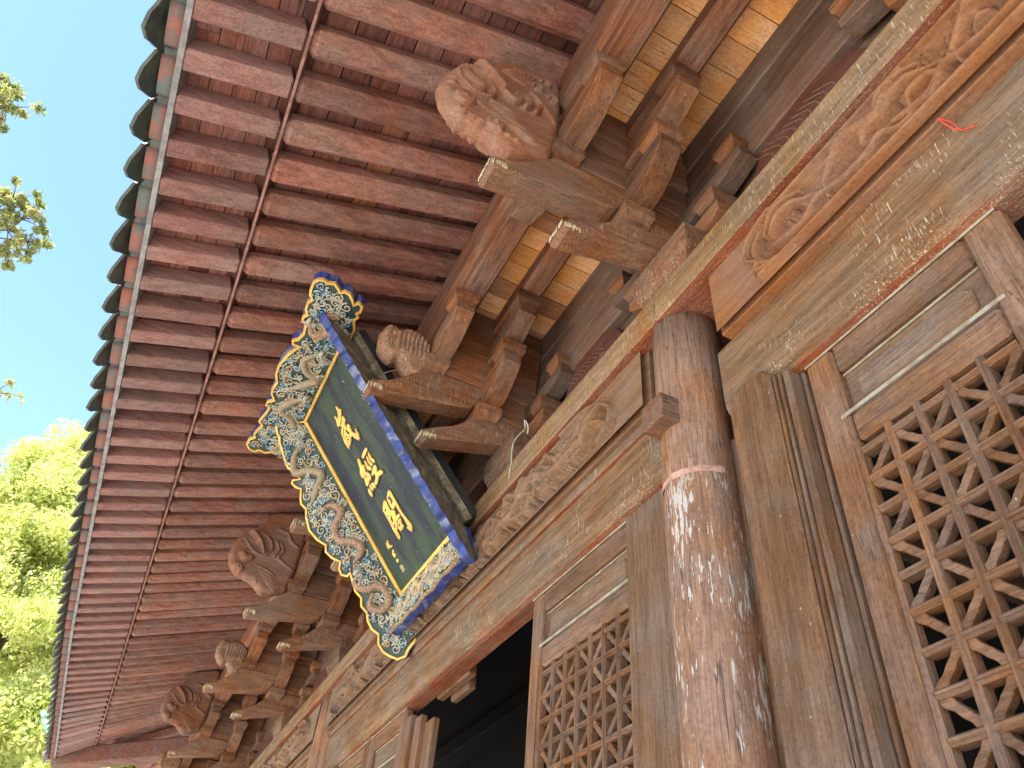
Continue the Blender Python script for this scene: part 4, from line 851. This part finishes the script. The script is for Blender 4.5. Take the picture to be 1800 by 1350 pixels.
DR = {'left': [([(.10, 1.62), (.24, 1.55), (.30, 1.42), (.18, 1.36), (.10, 1.26), (.2, 1.18), (.30, 1.1)], .026, 'dragong'), ([(.30, 1.0), (.16, .98), (.10, .88), (.22, .80), (.24, .68), (.14, .6), (.10, .5), (.22, .44)], .026, 'dragon'), ([(.2, .36), (.30, .3), (.24, .2), (.12, .16), (.10, .02), (.2, -.02), (.28, .06), (.2, .14)], .024, 'dragon')],
      'top': [([(1.25, .30), (1.12, .24), (1.20, .14), (1.34, .2), (1.38, .1)], .027, 'dragon'), ([(.95, .1), (.80, .22), (.66, .16), (.62, .06), (.5, .14), (.4, .22)], .026, 'dragong'), ([(.34, .07), (.22, .18), (.08, .24), (.0, .14), (-.1, .08), (-.2, .16)], .027, 'dragong'), ([(-.30, .06), (-.42, .13), (-.52, .08), (-.6, .15)], .022, 'dragong')],
      'bottom': [([(.1, .1), (.25, .17), (.4, .08), (.55, .16), (.7, .08), (.85, .16), (1.0, .1)], .024, 'ochre')]}
DR['left'] = [(p, r * 1.35, m) for p, r, m in DR['left']]; DR['top'] = [(p, r * 1.35, m) for p, r, m in DR['top']]
DR['right'] = []
for nm, poly, fn in WINGS:
    cl = [poly[0]]
    for p in poly[1:]:
        if math.hypot(p[0] - cl[-1][0], p[1] - cl[-1][1]) > .006: cl.append(p)
    poly = cl; pr = random.Random(hash(nm) % 1000 if False else {'left': 1, 'right': 2, 'top': 3, 'bottom': 4}[nm])
    v, f = prism(poly, fn, -.044 if nm == 'right' else -.075, -.004, .0); wg = link('wing_panel', mesh('wing_panel', v, f), W['plaqueback'] if nm == 'right' else W['blue'], plq)
    ip = inner(poly, .004); v, f = prism(ip, fn, -.0035, .002); link('painted_ground', mesh('painted_ground', v, f), W['green'], wg)
    # blue scalloped rim blocks along the outer edge
    n = len(poly); mb = MB()
    for i in range(n):
        a, b = np.array(poly[i]), np.array(poly[(i + 1) % n]); L = np.linalg.norm(b - a)
        if (abs(a[0]) < 1e-6 and abs(b[0]) < 1e-6) or (nm in ('top', 'bottom') and abs(a[1]) < 1e-6 and abs(b[1]) < 1e-6) or L > .5: continue
        q = inner(poly, .0); w_ = .003 if nm == 'right' else .006 if nm == 'bottom' else .016
        i0, i1 = inner(poly, -.002)[i], inner(poly, -.002)[(i + 1) % n]; j0, j1 = inner(poly, w_)[i], inner(poly, w_)[(i + 1) % n]
        vs = [fn(*i0, -.012), fn(*i1, -.012), fn(*j1, -.002), fn(*j0, -.002), fn(*i0, .014), fn(*i1, .014), fn(*j1, .014), fn(*j0, .014)]
        mb.add(vs, [(0, 1, 5, 4), (1, 2, 6, 5), (2, 3, 7, 6), (3, 0, 4, 7), (4, 5, 6, 7)])
    link('gold_rim', mb.mesh('gold_rim'), W['blue' if nm == 'right' else 'ochre' if nm == 'bottom' else 'gilt'], wg)
    xs = [p[0] for p in poly]; ys = [p[1] for p in poly]
    # dragons
    used = []
    for path, r, mt in DR[nm]:
        pp = smooth_line([(a, b) for a, b in path], 60); rad = [r * min(1, .25 + 3 * t, .5 + 3 * (1 - t)) for t in np.linspace(0, 1, 60)]
        v, f = tube([fn(a, b, .012) for a, b in pp], rad, 8); dg = link('dragon', mesh('dragon', v, f, True), W[mt], wg)
        mb = MB()
        for i in range(2, 58, 1):
            a, b = np.array(pp[i]), np.array(pp[i + 1]); t = (b - a) / np.linalg.norm(b - a); s = np.array([-t[1], t[0]]); q = a + s * rad[i] * .8
            tip = a + s * (rad[i] + .014) + t * .004
            vs = [fn(*(q - t * .005), .006), fn(*(q + t * .005), .006), fn(*tip, .02), fn(*q, .026)]; mb.add(vs, [(0, 1, 2), (0, 2, 3), (1, 3, 2)])
        link('spines', mb.mesh('spines'), W['ivory'], dg, kind='stuff')
        used += [(a, b, r) for a, b in pp[::4]]
        # legs with claws, whiskers and mane near the head
        mb = MB()
        for i in (14, 30, 46):
            a, b = pp[i]; ang = pr.uniform(0, 6.28); k = .06
            e = (a + k * math.cos(ang), b + k * math.sin(ang))
            if edge_dist(poly, *e) < .02: ang += 3.14; e = (a + k * math.cos(ang), b + k * math.sin(ang))
            v, f = tube([fn(a, b, .02), fn((a + e[0]) / 2 + .01, (b + e[1]) / 2, .026), fn(*e, .018)], [.013, .011, .009], 6); mb.add(v, f)
            for c in (-.7, 0, .7): v, f = tube([fn(*e, .018), fn(e[0] + .03 * math.cos(ang + c), e[1] + .03 * math.sin(ang + c), .024), fn(e[0] + .045 * math.cos(ang + c * 1.3), e[1] + .045 * math.sin(ang + c * 1.3), .012)], [.005, .004, .001], 5); mb.add(v, f)
        for q in range(11):
            a, b = pp[2]; ang = q * .57 + pr.uniform(-.1, .1); k = pr.uniform(.045, .08)
            v, f = tube([fn(a, b, .022), fn(a + k * .6 * math.cos(ang), b + k * .6 * math.sin(ang), .034), fn(a + k * math.cos(ang + .4), b + k * math.sin(ang + .4), .02)], [.008, .006, .001], 5); mb.add(v, f)
        v, f = tube([fn(pp[1][0] - .02, pp[1][1], .03), fn(pp[1][0] + .02, pp[1][1] + .01, .045), fn(pp[1][0] + .05, pp[1][1] + .01, .03)], [.014, .022, .01], 7); mb.add(v, f)
        link('claws_and_mane', mb.mesh('claws_and_mane', True), W['cloudw'], dg, kind='stuff')
    # cloud scrolls
    mbs = {'cloud': MB(), 'cloudw': MB(), 'ochre': MB()}; tries = 0; put = []
    while tries < 1500:
        tries += 1; x, y = pr.uniform(min(xs), max(xs)), pr.uniform(min(ys), max(ys)); r = pr.uniform(.026, .05)
        if edge_dist(poly, x, y) < r + .018: continue
        if any(math.hypot(x - a, y - b) < (c + r) * .72 for a, b, c in put) or any(math.hypot(x - a, y - b) < c + r * .55 for a, b, c in used): continue
        put.append((x, y, r)); key = pr.choice(['cloud', 'cloudw', 'cloudw', 'cloudw', 'ochre', 'cloud'] if nm != 'bottom' else ['ochre', 'cloudw', 'ochre', 'ochre', 'dragon' if False else 'cloudw']); sg = pr.choice((1, -1)); a0 = pr.uniform(0, 6.28)
        v, f = tube([fn(a, b, .008 + .006 * i / 18) for i, (a, b) in enumerate(spiral(x, y, r, 1.5, a0, 18, sg))], [.0085 * (1 - .45 * t) for t in np.linspace(0, 1, 18)], 5); mbs[key].add(v, f)
        for dv_ in (0, .8, -.8):
            ang = a0 + dv_ + 1.2; v, f = tube([fn(x + r * math.cos(ang), y + r * math.sin(ang), .007), fn(x + r * 1.45 * math.cos(ang + .35), y + r * 1.45 * math.sin(ang + .35), .011), fn(x + r * 1.8 * math.cos(ang + .1), y + r * 1.8 * math.sin(ang + .1), .004)], [.0085, .007, .002], 5); mbs['cloudw' if dv_ else 'cloud'].add(v, f)
    for q in range(150 if nm != 'right' else 0):
        x, y = pr.uniform(min(xs), max(xs)), pr.uniform(min(ys), max(ys)); ang = pr.uniform(0, 6.28); L = pr.uniform(.08, .17)
        pts = [(x + L * (u - .5) * math.cos(ang) - .018 * math.sin(u * 9 + q) * math.sin(ang), y + L * (u - .5) * math.sin(ang) + .018 * math.sin(u * 9 + q) * math.cos(ang)) for u in np.linspace(0, 1, 10)]
        if min(edge_dist(poly, *p_) for p_ in pts) < .026: continue
        mbs[pr.choice(['cloud', 'cloudw', 'cloudw', 'ochre'])].add(*tube([fn(a, b, .006) for a, b in pts], [.0085 * math.sin(math.pi * (.08 + .84 * u)) for u in np.linspace(0, 1, 10)], 5))
    for k_, mb in mbs.items():
        if mb.v: link('cloud_scrolls', mb.mesh('cloud_scrolls', True), W[k_], wg, kind='stuff')
    # blue scalloped thickness of the wing, in blocks
    TH = -.05 if nm == 'right' else -.08; mb = MB()
    outer = [p for p in poly]
    for i in range(n):
        a, b = outer[i], outer[(i + 1) % n]
        if (abs(a[0]) < 1e-6 and abs(b[0]) < 1e-6) or (nm in ('top', 'bottom') and abs(a[1]) < 1e-6 and abs(b[1]) < 1e-6) or math.hypot(a[0] - b[0], a[1] - b[1]) > .5: continue
        e0, e1 = inner(poly, -.006)[i], inner(poly, -.006)[(i + 1) % n]; g0, g1 = inner(poly, .01)[i], inner(poly, .01)[(i + 1) % n]
        vs = [fn(*e0, TH), fn(*e1, TH), fn(*e1, -.0135), fn(*e0, -.0135), fn(*g0, TH), fn(*g1, TH), fn(*g1, -.0135), fn(*g0, -.0135)]
        mb.add(vs, [(0, 1, 2, 3), (4, 7, 6, 5), (0, 4, 5, 1), (3, 2, 6, 7), (0, 3, 7, 4), (1, 5, 6, 2)])
    link('blue_edge', mb.mesh('blue_edge'), W['blue'], wg)
# stays that hold the plaque
v, f = tube(smooth_line([(4.16, .86, 5.62), (4.35, 1.02, 5.62), (4.62, 1.18, 5.66), (4.8, 1.3, 5.74)], 20), .004, 5)
o = link('hanging_wire', mesh('hanging_wire', v, f, True), W['wire'], None, label='thin twisted wire running from the soiled bracket end to the plaque', category='wire')
v, f = tube(smooth_line([(3.62, .17, 4.90), (3.66, .23, 4.78), (3.74, .20, 4.66), (3.70, .22, 4.60), (3.75, .20, 4.55)], 24), .005, 5); v2, f2 = tube(smooth_line([(3.62, .17, 4.90), (3.58, .2, 4.93), (3.56, .18, 4.87), (3.60, .16, 4.84)], 12), .006, 5); mb = MB(); mb.add(v, f); mb.add(v2, f2)
link('old_rope', mb.mesh('old_rope', True), W['wire'], None, label='frayed old rope hanging over the cap beam beside the plaque foot', category='rope')
mb = MB(); mb.add(*tube(smooth_line([(.600, .06, 4.20), (.592, .03, 4.15), (.575, .014, 4.12), (.555, .012, 4.10), (.535, .008, 4.085)], 20), .0028, 5)); mb.add(*tube(smooth_line([(.600, .06, 4.20), (.58, .03, 4.165), (.578, .014, 4.122)], 14), .0026, 5))
link('red_string', mb.mesh('red_string', True), W['red'], None, label='knotted red string caught on the lintel at the upper right', category='string')
v, f = tube(smooth_line([(2.23, .75, 4.96), (2.24, .76, 4.90), (2.215, .765, 4.875), (2.20, .76, 4.90)], 14), .0025, 4)

# ---------------------------------------------------------------- trees
def leaf_mat(name, c1, c2, c3, tr=.45):
    m, nt, b = new_mat(name)
    geo = _n(nt, 'ShaderNodeNewGeometry'); n1 = _noise(nt, geo.outputs['Position'], 1.1, 4, .6); n2 = _noise(nt, geo.outputs['Position'], 6.5, 3, .6)
    col = _mix(nt, _ramp(nt, n1, .38, .62), c1, c2); col = _mix(nt, _ramp(nt, n2, .52, .66), col, c3)
    nt.links.new(col, b.inputs['Base Color']); b.inputs['Roughness'].default_value = .55; b.inputs['Specular IOR Level'].default_value = .25
    t = _n(nt, 'ShaderNodeBsdfTranslucent'); nt.links.new(_mix(nt, 1.0, col, (1.15, 1.15, .8), 'MULTIPLY'), t.inputs[0])
    mx = _n(nt, 'ShaderNodeMixShader'); mx.inputs[0].default_value = tr
    nt.links.new(b.outputs[0], mx.inputs[1]); nt.links.new(t.outputs[0], mx.inputs[2]); nt.links.new(mx.outputs[0], nt.nodes['Material Output'].inputs[0])
    return m
def leaves(name, clumps, size, mat, parent, seed):
    g = np.random.default_rng(seed); V = []
    for (c, r, n_) in clumps:
        d = g.normal(size=(n_, 3)); d /= np.linalg.norm(d, axis=1)[:, None]; rad = g.random(n_) ** .45
        P = np.array(c) + d * rad[:, None] * np.array(r)
        a = g.normal(size=(n_, 3)); a /= np.linalg.norm(a, axis=1)[:, None]; b = np.cross(a, g.normal(size=(n_, 3))); b /= np.linalg.norm(b, axis=1)[:, None]
        s = size * (0.6 + .8 * g.random((n_, 1)))
        V.append(np.stack([P - a * s, P - b * s * .42, P + a * s, P + b * s * .42], 1).reshape(-1, 3))
    V = np.concatenate(V); k = len(V) // 4; me = bpy.data.meshes.new(name); me.vertices.add(len(V)); me.vertices.foreach_set('co', V.ravel())
    me.loops.add(4 * k); me.loops.foreach_set('vertex_index', np.arange(4 * k)); me.polygons.add(k); me.polygons.foreach_set('loop_start', np.arange(k) * 4); me.update(calc_edges=True)
    return link(name, me, mat, parent)
def tree(name, base, h, label, crown, size, mat, seed, trunk_r=.35, limbs=(), cat='tree'):
    t = bpy.data.objects.new(name, None); COL.objects.link(t); t.location = base; t['label'] = label; t['category'] = cat
    mb = MB(); tp = smooth_line([(0, 0, -.1), (.15, .1, h * .3), (-.1, .2, h * .6), (.1, 0, h * .92)], 16)
    mb.add(*tube(tp, [trunk_r * (1 - .85 * i / 15) for i in range(16)], 10))
    link('trunk', mb.mesh('trunk', True), W['bark'], t)
    for l in limbs:
        r0 = l[0]; pts = smooth_line([tuple(np.array(p) - np.array(base)) for p in l[1]], 14)
        link('limb', (lambda vf: mesh('limb', vf[0], vf[1], True))(tube(pts, [r0 * (1 - .8 * i / 13) for i in range(14)], 7)), W['bark'], t)
    leaves('crown', [(np.array(c) - np.array(base), r, n_) for c, r, n_ in crown], size, mat, t, seed); return t
L1 = leaf_mat('sunlit_yellow_green_leaves', (.62, .63, .26), (.46, .52, .17), (.72, .68, .38))
L2 = leaf_mat('green_leaves', (.3, .44, .14), (.2, .34, .1), (.42, .5, .18))
L3 = leaf_mat('grey_green_leaves', (.36, .38, .16), (.25, .31, .13), (.5, .42, .22))
CAMP = np.array([0, 1.8, 1.6])
def along(px, py, D):       # a point D metres from the viewpoint in a direction measured on the photograph
    c = np.array([px - 900, py - 675, 1345.0]); d = np.array([sum(Rw[i][j] * c[j] for j in range(3)) for i in range(3)]); return CAMP + d / np.linalg.norm(d) * D
g = random.Random(21)
# big conifer-like tree beyond the far corner of the hall
b1 = (33.0, 7.2, 0); cr = []; lim = []
for k in range(260):
    z = g.uniform(2.5, 21.0); R_ = 6.2 * (1 - max(0, z - 5) / 17.5) ** .7 + .5; a = g.uniform(1.6, 4.9); q = R_ * g.uniform(.35, 1.0)
    c = (b1[0] + q * math.cos(a), b1[1] + q * math.sin(a), z); cr.append((c, (g.uniform(.8, 1.5), g.uniform(.8, 1.5), g.uniform(.5, 1.0)), 900))
    if k < 26: lim.append((.09, [(b1[0], b1[1], z - .8), ((b1[0] + c[0]) / 2, (b1[1] + c[1]) / 2, z - .5), c]))
tree('cypress_tree', b1, 21, 'tall sunlit yellow green cypress standing beyond the far end of the eaves', cr, .10, L1, 5, .5, lim)
b2 = (30.0, 12.8, 0); cr = []; lim = []
for k in range(120):
    z = g.uniform(5, 17.6); R_ = 4.4 * math.sin(min(1, (19.5 - z) / 12) * 1.57) ** .8; a = g.uniform(1.8, 5.2); q = R_ * g.uniform(.3, 1.0)
    c = (b2[0] + q * math.cos(a), b2[1] + q * math.sin(a), z); cr.append((c, (g.uniform(.7, 1.3), g.uniform(.7, 1.3), g.uniform(.5, .9)), 700))
    if k < 20: lim.append((.08, [(b2[0], b2[1], z - 1.2), ((b2[0] + c[0]) / 2, (b2[1] + c[1]) / 2, z - .7), c]))
tree('broadleaf_tree', b2, 17, 'darker green broadleaf tree at the left edge behind the yellow green cypress', cr, .10, L2, 6, .45, lim)
# a nearer tree mostly outside the frame whose branch tips reach in at the upper left
b3 = (11.5, 11.6, 0); cr = []; lim = []
tips = [((4, 160), .42, 420), ((10, 190), .3, 300), ((-6, 345), .3, 260), ((22, 350), .3, 280), ((38, 385), .34, 320), ((14, 405), .4, 420), ((48, 425), .26, 240), ((2, 440), .34, 260), ((-8, 690), .25, 120)]
for (px, py), r, n_ in tips:
    c = along(px, py, 15.5); mid = tuple((np.array([b3[0], b3[1], c[2] - 1.2]) + c) / 2 + np.array([0, .3, -.3])); lim.append((.045, [(b3[0], b3[1], c[2] - 2.5), mid, tuple(c)]))
    for q in range(9):
        e = c + np.array([g.gauss(0, r * .55), g.gauss(0, r * .55), g.gauss(0, r * .5)]); rr_ = r * g.uniform(.18, .38); cr.append((tuple(e), (rr_ * 1.2, rr_ * 1.2, rr_ * .7), int(n_ * .14)))
        lim.append((.012, [tuple(c), tuple((c + e) / 2 + np.array([0, 0, .03])), tuple(e)]))
for k in range(70):
    a = g.uniform(0, 6.28); q = g.uniform(1, 3.2); z = g.uniform(7, 15); c = (b3[0] + .6 + q * math.cos(a), b3[1] + 1.2 + abs(q * math.sin(a)) * .9, z)
    cr.append((c, (.8, .8, .6), 220))
tree('camphor_tree', b3, 13.5, 'nearer grey green tree whose branch tips hang against the sky at upper left', cr, .06, L3, 8, .3, lim)
# more trees that close the view below, far beyond
for i, (x, y, h, lab) in enumerate([(50, 5, 20, 'low rounded yellow green tree far beyond the eaves corner'), (47, 14, 22, 'distant pale green tree between the two taller ones')]):
    cr = []
    for k in range(90):
        z = g.uniform(1.5, h); R_ = 7.0 * math.sqrt(max(.03, 1 - ((z - h * .45) / (h * .6)) ** 2)); a = g.uniform(0, 6.28); q = R_ * g.uniform(.5, 1)
        cr.append(((x + q * math.cos(a), y + q * math.sin(a), z), (1.5, 1.5, 1.1), 700))
    tree('background_tree', (x, y, 0), h, lab, cr, .2, L1, 30 + i, .4, ())
